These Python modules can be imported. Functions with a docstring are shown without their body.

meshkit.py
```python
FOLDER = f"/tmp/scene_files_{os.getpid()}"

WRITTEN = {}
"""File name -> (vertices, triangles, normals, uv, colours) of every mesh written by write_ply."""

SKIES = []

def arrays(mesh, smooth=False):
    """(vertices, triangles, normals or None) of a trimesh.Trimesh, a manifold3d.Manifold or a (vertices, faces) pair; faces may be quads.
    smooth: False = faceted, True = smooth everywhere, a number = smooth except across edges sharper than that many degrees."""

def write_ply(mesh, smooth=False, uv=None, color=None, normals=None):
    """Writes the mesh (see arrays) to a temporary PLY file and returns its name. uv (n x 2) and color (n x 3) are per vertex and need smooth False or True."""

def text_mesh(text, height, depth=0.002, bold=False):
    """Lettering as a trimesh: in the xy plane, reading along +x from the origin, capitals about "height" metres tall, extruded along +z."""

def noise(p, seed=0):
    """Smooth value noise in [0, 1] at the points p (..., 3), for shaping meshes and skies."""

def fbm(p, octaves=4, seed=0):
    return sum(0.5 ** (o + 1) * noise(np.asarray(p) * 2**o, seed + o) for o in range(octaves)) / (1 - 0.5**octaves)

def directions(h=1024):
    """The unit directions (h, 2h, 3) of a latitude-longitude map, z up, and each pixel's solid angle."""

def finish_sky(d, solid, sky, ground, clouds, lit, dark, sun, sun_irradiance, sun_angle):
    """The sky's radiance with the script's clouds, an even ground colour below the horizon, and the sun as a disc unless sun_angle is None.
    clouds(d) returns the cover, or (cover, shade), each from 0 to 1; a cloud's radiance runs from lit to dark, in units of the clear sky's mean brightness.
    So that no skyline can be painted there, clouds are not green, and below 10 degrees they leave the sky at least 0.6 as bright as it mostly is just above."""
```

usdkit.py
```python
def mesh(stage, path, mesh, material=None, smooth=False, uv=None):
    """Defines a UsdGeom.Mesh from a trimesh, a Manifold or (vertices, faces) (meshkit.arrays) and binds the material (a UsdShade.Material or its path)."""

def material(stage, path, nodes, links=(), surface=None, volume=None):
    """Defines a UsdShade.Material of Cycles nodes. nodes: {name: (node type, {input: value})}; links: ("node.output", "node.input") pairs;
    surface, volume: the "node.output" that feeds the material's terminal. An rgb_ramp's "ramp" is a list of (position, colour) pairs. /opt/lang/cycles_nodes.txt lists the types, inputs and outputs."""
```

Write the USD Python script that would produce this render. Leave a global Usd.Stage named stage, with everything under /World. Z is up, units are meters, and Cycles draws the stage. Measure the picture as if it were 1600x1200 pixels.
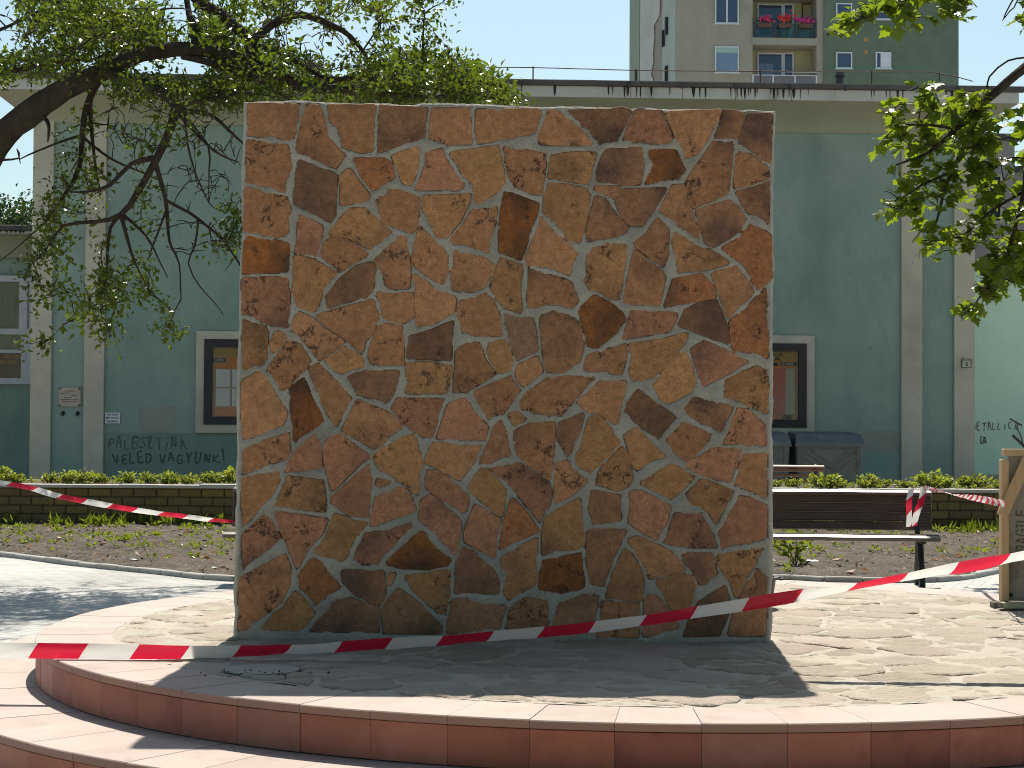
import math, random
import numpy as np, trimesh, usdkit, meshkit
from pxr import Usd, UsdGeom, UsdLux, UsdShade, Gf, Sdf, Vt
from scipy.spatial import Voronoi, Delaunay, cKDTree
from scipy.ndimage import distance_transform_edt
from shapely.geometry import Polygon, Point, LineString, box as sbox
from shapely import affinity
from PIL import Image, ImageDraw

stage = Usd.Stage.CreateInMemory()
UsdGeom.SetStageUpAxis(stage, UsdGeom.Tokens.z)
UsdGeom.SetStageMetersPerUnit(stage, 1.0)
UsdGeom.Xform.Define(stage, '/World')
UsdGeom.Scope.Define(stage, '/World/Looks')

# ---------------------------------------------------------------- camera, sky, sun, exposure
FOC, HORIZON, ROLL = 2800.0, 669.0, 0.006            # in pixels of a 1600 px wide picture; roll in radians
PITCH = math.atan((HORIZON - 600) / FOC)
SUN_EL, SUN_AZ = math.radians(54.8), 0.054            # azimuth from +y towards +x
SUN_INT, SKY_STRENGTH, EXPOSURE = 1.25, 0.083, 0.55
CAM = np.array([0.0, 0.0, 1.0])
_cp, _sp, _cr, _sr = math.cos(PITCH), math.sin(PITCH), math.cos(ROLL), math.sin(ROLL)
FWD = np.array([0, _cp, _sp])
_er, _eu = np.array([1.0, 0, 0]), np.array([0, -_sp, _cp])
RIGHT, UP = _cr * _er + _sr * _eu, -_sr * _er + _cr * _eu
cam = UsdGeom.Camera.Define(stage, '/World/camera')
m4 = Gf.Matrix4d(*[float(v) for row in ([*RIGHT, 0], [*UP, 0], [*(-FWD), 0], [*CAM, 1]) for v in row])
cam.AddTransformOp().Set(m4)
cam.CreateHorizontalApertureAttr(36.0)
cam.CreateVerticalApertureAttr(27.0)
cam.CreateFocalLengthAttr(36.0 * FOC / 1600)
cam.CreateClippingRangeAttr(Gf.Vec2f(0.1, 5000))
cam.CreateExposureAttr(EXPOSURE)

sky_mat = usdkit.material(stage, '/World/Looks/sky_air', {
    's': ('sky_texture', {'sky_type': 'single_scattering', 'sun_disc': False, 'sun_elevation': SUN_EL, 'sun_rotation': SUN_AZ,
                          'altitude': 150.0, 'air_density': 1.0, 'aerosol_density': 2.0, 'ozone_density': 0.6}),
    't': ('mix', {'mix_type': 'multiply', 'fac': 1.0, 'color2': (0.90, 1.04, 1.0)}),
    'b': ('background_shader', {'strength': SKY_STRENGTH})}, [('s.color', 't.color1'), ('t.color', 'b.color')], surface='b.background')
dome = UsdLux.DomeLight.Define(stage, '/World/sky')
UsdShade.MaterialBindingAPI.Apply(dome.GetPrim()).Bind(sky_mat)
dome.GetPrim().SetCustomDataByKey('kind', 'structure')
sun = UsdLux.DistantLight.Define(stage, '/World/sun')
sun.CreateIntensityAttr(SUN_INT)
sun.CreateAngleAttr(0.53)
sun.CreateNormalizeAttr(True)
sun.CreateColorAttr(Gf.Vec3f(1.0, 0.93, 0.82))
_d = np.array([math.sin(SUN_AZ) * math.cos(SUN_EL), math.cos(SUN_AZ) * math.cos(SUN_EL), math.sin(SUN_EL)])
_x = np.cross([0, 0, 1.0], _d); _x /= np.linalg.norm(_x)
_y = np.cross(_d, _x)
sun.AddTransformOp().Set(Gf.Matrix4d(*[float(v) for row in ([*_x, 0], [*_y, 0], [*_d, 0], [0, 0, 30, 1]) for v in row]))


# ---------------------------------------------------------------- measuring: rays of the survey photograph met with real planes
def ray(px, py):
    v = (px - 800) * RIGHT + (600 - py) * UP + FOC * FWD
    return v / v[1]


def at_y(px, py, y):
    return CAM + ray(px, py) * y


def at_z(px, py, z):
    r = ray(px, py)
    return CAM + r * ((z - CAM[2]) / r[2])


# ---------------------------------------------------------------- scene helpers
_taken = {}


def numbered(parent, name):
    k = (parent, name)
    n = _taken.get(k, 0)
    _taken[k] = n + 1
    return f'{parent}/{name}' + (f'_{n:03d}' if n else '')


def tag(prim, label=None, cat=None, group=None, kind=None):
    for k, v in (('label', label), ('category', cat), ('group', group), ('kind', kind)):
        if v:
            prim.SetCustomDataByKey(k, v)
    return prim


def thing(name, label, cat, loc=(0, 0, 0), rz=0.0, group=None, kind=None):
    x = UsdGeom.Xform.Define(stage, numbered('/World', name))
    x.AddTranslateOp().Set(Gf.Vec3d(*map(float, loc)))
    if rz:
        x.AddRotateZOp().Set(math.degrees(rz))
    return tag(x.GetPrim(), label, cat, group, kind)


def obj(name, mesh, mat, parent=None, smooth=False, uv=None):
    base = str(parent.GetPath()) if parent is not None else '/World'
    return usdkit.mesh(stage, numbered(base, name), mesh, mat, smooth=smooth, uv=uv).GetPrim()


def dup(src, loc, rz, label, scale=1.0):
    was = src.GetCustomData()
    x = UsdGeom.Xform.Define(stage, numbered('/World', src.GetName().split('_0')[0]))
    p = x.GetPrim()
    p.GetReferences().AddInternalReference(src.GetPath())
    x.ClearXformOpOrder()
    x.AddTranslateOp(opSuffix='copy').Set(Gf.Vec3d(*map(float, loc)))
    x.AddRotateZOp(opSuffix='copy').Set(math.degrees(rz))
    if scale != 1.0:
        x.AddScaleOp(opSuffix='copy').Set(Gf.Vec3f(scale, scale, scale))
    p.SetInstanceable(True)
    return tag(p, label, was['category'], was.get('group'))


def cat_mesh(ms):
    vs, fs, n = [], [], 0
    for m in ms:
        v, f = (np.asarray(m.vertices), np.asarray(m.faces)) if hasattr(m, 'vertices') else (np.asarray(m[0], float), np.asarray(m[1], int))
        if f.shape[1] == 4:
            f = np.vstack([f[:, [0, 1, 2]], f[:, [0, 2, 3]]])
        vs.append(v); fs.append(f + n); n += len(v)
    return np.vstack(vs), np.vstack(fs)


def box(x0, x1, y0, y1, z0, z1, bev=0.0):
    """A box; with bev its edges are chamfered."""
    x0, x1 = min(x0, x1), max(x0, x1); y0, y1 = min(y0, y1), max(y0, y1); z0, z1 = min(z0, z1), max(z0, z1)
    if bev <= 0:
        v = np.array([(x, y, z) for x in (x0, x1) for y in (y0, y1) for z in (z0, z1)], float)
        f = np.array([(0, 1, 3, 2), (4, 6, 7, 5), (0, 4, 5, 1), (2, 3, 7, 6), (0, 2, 6, 4), (1, 5, 7, 3)])
        return v, np.vstack([f[:, [0, 1, 2]], f[:, [0, 2, 3]]])
    b = min(bev, (x1 - x0) / 2.2, (y1 - y0) / 2.2, (z1 - z0) / 2.2)
    pts = []
    for sx, x in ((1, x0), (-1, x1)):
        for sy, y in ((1, y0), (-1, y1)):
            for sz, z in ((1, z0), (-1, z1)):
                pts += [(x, y + sy * b, z + sz * b), (x + sx * b, y, z + sz * b), (x + sx * b, y + sy * b, z)]
    h = trimesh.convex.convex_hull(np.array(pts))
    return np.array(h.vertices), np.array(h.faces)


def bar(a, b, w, h, up=(0, 0, 1), bev=0.0):
    """A straight piece of timber or steel from a to b, w across and h along up."""
    a, b = np.asarray(a, float), np.asarray(b, float)
    t = b - a; L = np.linalg.norm(t); t /= L
    s = np.cross(t, np.asarray(up, float)); s /= np.linalg.norm(s)
    u = np.cross(s, t)
    v, f = box(0, L, -w / 2, w / 2, -h / 2, h / 2, bev)
    return a + v[:, :1] * t + v[:, 1:2] * s + v[:, 2:] * u, f


def tube(pts, rad, n=8):
    p = np.asarray(pts, float); rad = np.broadcast_to(np.asarray(rad, float), (len(p),))
    t = np.gradient(p, axis=0); t /= np.linalg.norm(t, axis=1, keepdims=True) + 1e-12
    a = np.cross(t, np.where(np.abs(t[:, 1:2]) < 0.9, [0, 1.0, 0], [1.0, 0, 0]))
    a /= np.linalg.norm(a, axis=1, keepdims=True) + 1e-12
    b, ang = np.cross(t, a), np.arange(n) * 2 * np.pi / n
    v = p[:, None] + rad[:, None, None] * (np.cos(ang)[None, :, None] * a[:, None] + np.sin(ang)[None, :, None] * b[:, None])
    i, j = np.meshgrid(np.arange(len(p) - 1), np.arange(n), indexing='ij')
    q = np.stack([i * n + j, i * n + (j + 1) % n, (i + 1) * n + (j + 1) % n, (i + 1) * n + j], -1).reshape(-1, 4)
    f = np.vstack([q[:, [0, 1, 2]], q[:, [0, 2, 3]]])
    v = v.reshape(-1, 3)
    k = len(v)
    caps = [(k, (j + 1) % n, j) for j in range(n)] + [(k + 1, k - n + j, k - n + (j + 1) % n) for j in range(n)]
    return np.vstack([v, p[:1], p[-1:]]), np.vstack([f, caps])


def spline(p, step):
    """A smooth curve through the rows of p (any columns), resampled about every step of the first three."""
    p = np.asarray(p, float)
    if len(p) < 3:
        n = max(2, int(np.linalg.norm(p[-1, :3] - p[0, :3]) / step) + 1)
        return p[0] + np.linspace(0, 1, n)[:, None] * (p[-1] - p[0])
    q = np.vstack([2 * p[0] - p[1], p, 2 * p[-1] - p[-2]])
    out = []
    for i in range(1, len(q) - 2):
        n = max(2, int(np.linalg.norm(q[i + 1, :3] - q[i, :3]) / step))
        t = np.linspace(0, 1, n, endpoint=False)[:, None]
        a, b, c, d = q[i - 1], q[i], q[i + 1], q[i + 2]
        out.append(0.5 * (2 * b + (c - a) * t + (2 * a - 5 * b + 4 * c - d) * t ** 2 + (3 * b - a - 3 * c + d) * t ** 3))
    return np.vstack(out + [p[-1:]])


def prism(poly, z0, z1, bev=0.0):
    """An upright prism over a shapely polygon, its upper edge chamfered."""
    m = trimesh.creation.extrude_polygon(poly, z1 - z0, engine='earcut')
    m.apply_translation((0, 0, z0))
    return np.array(m.vertices), np.array(m.faces)


def slab_piece(poly, top, drop, inset, wob, grid, rng, tilt=0.0, edge=0.0):
    """A stone as a plate over a polygon in (a, b): its skirt goes down by drop, its rim is rounded over inset, its face undulates.
    Returns (a, b, c) vertices and faces with c the height; c = top on average."""
    poly = poly if poly.geom_type == 'Polygon' else max(poly.geoms, key=lambda g: g.area)
    ring = poly.exterior
    n = max(10, int(ring.length / grid * 2))
    o = np.array([ring.interpolate(k / n, normalized=True).coords[0] for k in range(n)])
    if edge:
        seed = rng.integers(1000)
        e = (meshkit.fbm(np.c_[o * 22, np.zeros(n)], 3, int(seed)) - 0.5) * 2 * edge
        c0 = o.mean(0); dd = o - c0
        o = c0 + dd * (1 + e / np.maximum(np.linalg.norm(dd, axis=1), 1e-6))[:, None]
    P = Polygon(o).buffer(0)
    P = P if P.geom_type == 'Polygon' else max(P.geoms, key=lambda g: g.area)
    inn = P.buffer(-inset, join_style=2)
    if inn.is_empty:
        inn = affinity.scale(P, 0.7, 0.7)
    inn = inn if inn.geom_type == 'Polygon' else max(inn.geoms, key=lambda g: g.area)
    i2 = np.array([inn.exterior.interpolate(inn.exterior.project(Point(*q))).coords[0] for q in o])
    x0, y0, x1, y1 = inn.bounds
    gx, gy = np.meshgrid(np.arange(x0 + grid / 2, x1, grid), np.arange(y0 + grid / 2, y1, grid))
    g = np.c_[gx.ravel(), gy.ravel()] + rng.normal(0, grid * 0.12, (gx.size, 2))
    core = inn.buffer(-grid * 0.4)
    keep = np.array([core.contains(Point(*q)) for q in g], bool) if len(g) else np.zeros(0, bool)
    g = g[keep] if len(g) else g.reshape(0, 2)
    flat = np.vstack([i2, g])
    jit = flat + rng.normal(0, 1e-6, flat.shape)
    tri = Delaunay(jit).simplices
    cen = flat[tri].mean(1)
    big = inn.buffer(1e-4)
    tri = tri[[big.contains(Point(*q)) for q in cen]]
    a, b, c_ = flat[tri[:, 0]], flat[tri[:, 1]], flat[tri[:, 2]]
    ar = (b[:, 0] - a[:, 0]) * (c_[:, 1] - a[:, 1]) - (b[:, 1] - a[:, 1]) * (c_[:, 0] - a[:, 0])
    tri = np.where((ar < 0)[:, None], tri[:, ::-1], tri)[np.abs(ar) > 1e-10]
    s = int(rng.integers(10000))
    cen0 = o.mean(0)
    sl = rng.normal(0, tilt, 2)
    def height(q):
        return top + wob * 2 * (meshkit.fbm(np.c_[q * 9, np.full(len(q), s)], 4, s % 97) - 0.5) + ((q - cen0) * sl).sum(1)
    hz = height(flat)
    hr = height(o)
    V = np.vstack([np.c_[flat, hz], np.c_[o, hr - inset * 0.8], np.c_[o, np.full(n, top - drop)]])
    nf = len(flat)
    ccw = Polygon(o).exterior.is_ccw
    F = [tri]
    k = np.arange(n); k2 = (k + 1) % n
    q = np.vstack([np.c_[nf + k, nf + k2, k2], np.c_[nf + k, k2, k], np.c_[nf + n + k, nf + n + k2, nf + k2], np.c_[nf + n + k, nf + k2, nf + k]])
    F.append(q if ccw else q[:, ::-1])
    return V, np.vstack(F)


# ---------------------------------------------------------------- materials
_mats = {}


def surf(name, c1, c2, scale=6.0, detail=6.0, rough=0.85, spec=0.3, bump=0.0, bscale=40.0, bdist=0.01, rand=0.0, stretch=(1, 1, 1),
         lo=0.35, hi=0.65, speck=None, speck_scale=150.0, speck_at=0.68, stain=None, stain_scale=1.2, stain_at=(0.55, 0.72), stain_stretch=(1, 1, 1), side=None, metallic=0.0, coord='position'):
    """Two colours mixed by noise, optional specks and stains, an optional random shade per object, fine relief."""
    if name in _mats:
        return _mats[name]
    k_ = 0.82 if any(w in name for w in ('paving', 'coping', 'soil', 'pine', 'clod')) else 0.9
    c1, c2, speck, stain = (None if c is None else tuple(k_ * v for v in c) for c in (c1, c2, speck, stain))
    n = {'g': ('geometry', {}), 'oi': ('object_info', {}), 'sh': ('math', {'math_type': 'multiply', 'value2': 37.0}),
         'v': ('vector_math', {'math_type': 'add'}), 'mp': ('mapping', {'scale': stretch}),
         'n1': ('noise_texture', {'scale': scale, 'detail': detail, 'roughness': 0.6}),
         'mr': ('map_range', {'from_min': lo, 'from_max': hi, 'clamp': True}),
         'mx': ('mix', {'color1': c1, 'color2': c2}),
         'p': ('principled_bsdf', {'roughness': rough, 'specular_ior_level': spec, 'metallic': metallic})}
    l = [('oi.random', 'sh.value1'), ('g.position', 'v.vector1'), ('v.vector', 'mp.vector'), ('mp.vector', 'n1.vector'), ('n1.fac', 'mr.value'), ('mr.result', 'mx.fac')]
    if rand:
        l.append(('sh.value', 'v.vector2'))
    else:
        n['v'][1]['vector2'] = (0, 0, 0)
    last = 'mx.color'
    if speck is not None:
        n['n2'] = ('noise_texture', {'scale': speck_scale, 'detail': 3.0})
        n['m2'] = ('map_range', {'from_min': speck_at - 0.06, 'from_max': speck_at + 0.06, 'clamp': True})
        n['x2'] = ('mix', {'color2': speck})
        l += [('v.vector', 'n2.vector'), ('n2.fac', 'm2.value'), ('m2.result', 'x2.fac'), (last, 'x2.color1')]
        last = 'x2.color'
    if stain is not None:
        n['ms'] = ('mapping', {'scale': stain_stretch})
        n['n3'] = ('noise_texture', {'scale': stain_scale, 'detail': 7.0, 'roughness': 0.65})
        n['m3'] = ('map_range', {'from_min': stain_at[0], 'from_max': stain_at[1], 'clamp': True})
        n['x3'] = ('mix', {'color2': stain})
        l += [('v.vector', 'ms.vector'), ('ms.vector', 'n3.vector'), ('n3.fac', 'm3.value'), ('m3.result', 'x3.fac'), (last, 'x3.color1')]
        last = 'x3.color'
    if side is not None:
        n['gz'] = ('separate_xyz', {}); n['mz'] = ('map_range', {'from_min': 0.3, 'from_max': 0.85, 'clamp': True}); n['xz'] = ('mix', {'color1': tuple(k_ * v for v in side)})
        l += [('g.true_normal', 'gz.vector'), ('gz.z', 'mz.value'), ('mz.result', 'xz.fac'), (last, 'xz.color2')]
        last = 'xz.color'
    if rand:
        n['rv'] = ('map_range', {'to_min': 1 - rand, 'to_max': 1 + rand})
        n['hv'] = ('hsv', {})
        l += [('oi.random', 'rv.value'), ('rv.result', 'hv.value'), (last, 'hv.color')]
        last = 'hv.color'
    l.append((last, 'p.base_color'))
    if bump:
        n['nb'] = ('noise_texture', {'scale': bscale, 'detail': 5.0, 'roughness': 0.6})
        n['bp'] = ('bump', {'strength': bump, 'distance': bdist})
        l += [('v.vector', 'nb.vector'), ('nb.fac', 'bp.height'), ('bp.normal', 'p.normal')]
    _mats[name] = usdkit.material(stage, f'/World/Looks/{name}', n, l, surface='p.BSDF')
    return _mats[name]


def glass_pane(name, tint, rough=0.05):
    if name not in _mats:
        _mats[name] = usdkit.material(stage, f'/World/Looks/{name}', {
            'f': ('fresnel', {'IOR': 1.5}), 'a': ('math', {'math_type': 'add', 'value2': 0.0}), 't': ('transparent_bsdf', {'color': tint}), 'g': ('glossy_bsdf', {'color': (0.9, 0.9, 0.9), 'roughness': rough}),
            'm': ('mix_closure', {})}, [('f.fac', 'a.value1'), ('a.value', 'm.fac'), ('t.BSDF', 'm.closure1'), ('g.BSDF', 'm.closure2')], surface='m.closure')
    return _mats[name]


def leaf_mat(name, c1, c2, trans, tw=0.45, rough=0.35, scale=3.0):
    if name not in _mats:
        _mats[name] = usdkit.material(stage, f'/World/Looks/{name}', {
            'g': ('geometry', {}), 'n': ('noise_texture', {'scale': scale, 'detail': 3.0}), 'r': ('map_range', {'from_min': 0.3, 'from_max': 0.7, 'clamp': True}),
            'ad': ('math', {'math_type': 'add'}), 'hf': ('math', {'math_type': 'multiply', 'value2': 0.5}),
            'mx': ('mix', {'color1': c1, 'color2': c2}), 'mt': ('mix', {'mix_type': 'multiply', 'fac': 1.0, 'color2': trans}),
            'p': ('principled_bsdf', {'roughness': rough, 'specular_ior_level': 0.45}), 't': ('translucent_bsdf', {}), 'm': ('mix_closure', {'fac': tw})},
            [('g.position', 'n.vector'), ('n.fac', 'r.value'), ('r.result', 'ad.value1'), ('g.random_per_island', 'ad.value2'), ('ad.value', 'hf.value1'), ('hf.value', 'mx.fac'),
             ('mx.color', 'p.base_color'), ('mx.color', 'mt.color1'), ('mt.color', 't.color'), ('p.BSDF', 'm.closure1'), ('t.BSDF', 'm.closure2')], surface='m.closure')
    return _mats[name]


def wall_stone(name, base, alt, blotch, amount, marks):
    """Warm quarry stone: mottled, with soft dark blotches and thin black mineral veins, different on every stone."""
    n = {'g': ('geometry', {}), 'oi': ('object_info', {}), 'sh': ('math', {'math_type': 'multiply', 'value2': 53.0}), 'v': ('vector_math', {'math_type': 'add'}),
         'n1': ('noise_texture', {'scale': 7.0, 'detail': 7.0, 'roughness': 0.62}), 'r1': ('map_range', {'from_min': 0.3, 'from_max': 0.7, 'clamp': True}), 'mx': ('mix', {'color1': base, 'color2': alt}),
         'n2': ('noise_texture', {'scale': 3.4, 'detail': 3.0, 'roughness': 0.5}), 'r2': ('map_range', {'from_min': 0.60 - 0.3 * amount, 'from_max': 0.82 - 0.3 * amount, 'to_max': 0.9, 'clamp': True}), 'bl': ('mix', {'color2': blotch}),
         'n3': ('noise_texture', {'scale': 21.0, 'detail': 5.0, 'roughness': 0.6, 'distortion': 0.5}), 's3': ('math', {'math_type': 'subtract', 'value2': 0.5}), 'a3': ('math', {'math_type': 'absolute'}),
         'r3': ('map_range', {'from_min': 0.008, 'from_max': 0.05, 'to_min': 0.9, 'to_max': 0.0, 'clamp': True}),
         'n4': ('noise_texture', {'scale': 11.0, 'detail': 3.0}), 'r4': ('map_range', {'from_min': 0.685 - marks, 'from_max': 0.75 - marks, 'clamp': True}), 'm34': ('math', {'math_type': 'multiply'}),
         'mk': ('mix', {'color2': (0.045, 0.03, 0.024)}),
         'n5': ('noise_texture', {'scale': 170.0, 'detail': 3.0}), 'r5': ('map_range', {'from_min': 0.25, 'from_max': 0.75, 'to_min': 0.62, 'to_max': 1.30, 'clamp': True}),
         'n6': ('noise_texture', {'scale': 34.0, 'detail': 5.0}), 'r6': ('map_range', {'from_min': 0.3, 'from_max': 0.7, 'to_min': 0.76, 'to_max': 1.18, 'clamp': True}), 'm56': ('math', {'math_type': 'multiply'}),
         'rv': ('map_range', {'to_min': 0.86, 'to_max': 1.12}), 'm7': ('math', {'math_type': 'multiply'}), 'hv': ('hsv', {}),
         'nb': ('noise_texture', {'scale': 45.0, 'detail': 8.0, 'roughness': 0.65}), 'hb': ('math', {'math_type': 'multiply_add', 'value2': -0.5}), 'bp': ('bump', {'strength': 0.55, 'distance': 0.006}),
         'p': ('principled_bsdf', {'roughness': 0.8, 'specular_ior_level': 0.25})}
    l = [('oi.random', 'sh.value1'), ('g.position', 'v.vector1'), ('sh.value', 'v.vector2')]
    l += [('v.vector', f'{k}.vector') for k in ('n1', 'n2', 'n3', 'n4', 'n5', 'n6', 'nb')]
    l += [('n1.fac', 'r1.value'), ('r1.result', 'mx.fac'), ('n2.fac', 'r2.value'), ('r2.result', 'bl.fac'), ('mx.color', 'bl.color1'),
          ('n3.fac', 's3.value1'), ('s3.value', 'a3.value1'), ('a3.value', 'r3.value'), ('n4.fac', 'r4.value'), ('r3.result', 'm34.value1'), ('r4.result', 'm34.value2'), ('m34.value', 'mk.fac'), ('bl.color', 'mk.color1'),
          ('n5.fac', 'r5.value'), ('n6.fac', 'r6.value'), ('r5.result', 'm56.value1'), ('r6.result', 'm56.value2'), ('oi.random', 'rv.value'), ('rv.result', 'm7.value1'), ('m56.value', 'm7.value2'),
          ('m7.value', 'hv.value'), ('mk.color', 'hv.color'), ('hv.color', 'p.base_color'), ('m34.value', 'hb.value1'), ('nb.fac', 'hb.value3'), ('hb.value', 'bp.height'), ('bp.normal', 'p.normal')]
    return usdkit.material(stage, f'/World/Looks/{name}', n, l, surface='p.BSDF')


# ---------------------------------------------------------------- ground, paving, soil
GZ = -0.33
DC = np.array([0.695, 9.12])                     # centre of the round platform
R1, R2, RIN = 3.0, 3.48, 2.65
M_conc = surf('concrete_paving', (0.36, 0.36, 0.34), (0.46, 0.455, 0.43), scale=2.5, bump=0.25, bscale=60, rough=0.9, speck=(0.2, 0.2, 0.19), speck_at=0.66)
if True:
    n = {'g': ('geometry', {}), 'mp': ('mapping', {'rotation': (0, 0, 0.35)}),
         'b': ('brick_texture', {'color1': (0.40, 0.40, 0.38), 'color2': (0.49, 0.485, 0.46), 'mortar': (0.20, 0.19, 0.17), 'scale': 1.0, 'brick_width': 0.2, 'row_height': 0.1, 'mortar_size': 0.004, 'mortar_smooth': 0.3}),
         'n': ('noise_texture', {'scale': 0.8, 'detail': 8.0}), 'r': ('map_range', {'from_min': 0.3, 'from_max': 0.7, 'to_min': 0.78, 'to_max': 1.1}), 'h': ('hsv', {}),
         'bp': ('bump', {'strength': 0.6, 'distance': 0.004, 'invert': True}), 'p': ('principled_bsdf', {'roughness': 0.9, 'specular_ior_level': 0.25})}
    M_pav = usdkit.material(stage, '/World/Looks/block_paving', n, [('g.position', 'mp.vector'), ('mp.vector', 'b.vector'), ('g.position', 'n.vector'), ('n.fac', 'r.value'), ('r.result', 'h.value'),
                            ('b.color', 'h.color'), ('h.color', 'p.base_color'), ('b.fac', 'bp.height'), ('bp.normal', 'p.normal')], surface='p.BSDF')
M_earth = surf('dark_soil', (0.075, 0.060, 0.046), (0.155, 0.13, 0.103), scale=5, bump=0.9, bscale=28, bdist=0.03, rough=0.95, spec=0.15, speck=(0.33, 0.28, 0.22), speck_scale=40, speck_at=0.66)

g_ = 400.0
gm = (np.array([(-g_, -g_, GZ), (g_, -g_, GZ), (g_, g_ * 2, GZ), (-g_, g_ * 2, GZ)]), np.array([(0, 1, 2), (0, 2, 3)]))
tag(obj('pavement', gm, M_pav), kind='structure')

# soil bed behind the paving: its front edge follows the row of kerb blocks
EDGE_PX = [(-260, 846), (0, 869), (120, 884), (250, 897), (365, 908), (600, 912), (900, 909), (1205, 905), (1300, 909), (1440, 910), (1507, 905), (1570, 893), (1720, 872)]
EDGE = np.array([at_z(x, y, GZ)[:2] for x, y in EDGE_PX])
edge = spline(np.c_[EDGE, np.zeros(len(EDGE))], 0.12)[:, :2]
BEDY = 22.42
rng = np.random.default_rng(5)
cols = len(edge)
rows = 60
V = np.zeros((rows, cols, 3))
for r in range(rows):
    t = (r / (rows - 1)) ** 1.25
    V[r, :, :2] = edge * (1 - t) + np.c_[edge[:, 0] * 1.18, np.full(cols, BEDY + 0.1)] * t
    rise = 0.0 if r == 0 else 1.0
    q = np.c_[V[r, :, :2] * 3.2, np.zeros(cols)]
    V[r, :, 2] = GZ + 0.012 + rise * (0.055 * (meshkit.fbm(q, 5, 3) - 0.35) + 0.05 * (meshkit.noise(np.c_[V[r, :, :2] * 13, np.zeros(cols)], 9) - 0.35) + 0.09 * t)
i, j = np.meshgrid(np.arange(rows - 1), np.arange(cols - 1), indexing='ij')
q = np.stack([i * cols + j, i * cols + j + 1, (i + 1) * cols + j + 1, (i + 1) * cols + j], -1).reshape(-1, 4)
SOIL = V
tag(obj('soil_bed', (V.reshape(-1, 3), q), M_earth, smooth=True), kind='structure')


def soil_z(x, y):
    k = np.argmin((SOIL[..., 0] - x) ** 2 + (SOIL[..., 1] - y) ** 2)
    return SOIL.reshape(-1, 3)[k, 2]


kerb = thing('kerb_edging', 'row of grey concrete edging blocks between the paving and the dark soil bed', 'kerb', (0, 0, GZ))
acc, start = 0.0, edge[0]
pos = 0.0
L = np.r_[0, np.cumsum(np.linalg.norm(np.diff(edge, axis=0), axis=1))]
while pos + 0.33 < L[-1]:
    a = np.array([np.interp(pos, L, edge[:, 0]), np.interp(pos, L, edge[:, 1])]); b = np.array([np.interp(pos + 0.325, L, edge[:, 0]), np.interp(pos + 0.325, L, edge[:, 1])])
    dz = rng.normal(0, 0.003)
    obj('kerb_block', bar((*a, 0.0 + dz), (*b, 0.0 + dz), 0.09, 0.09, bev=0.008), M_conc, kerb)
    pos += 0.33
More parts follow.
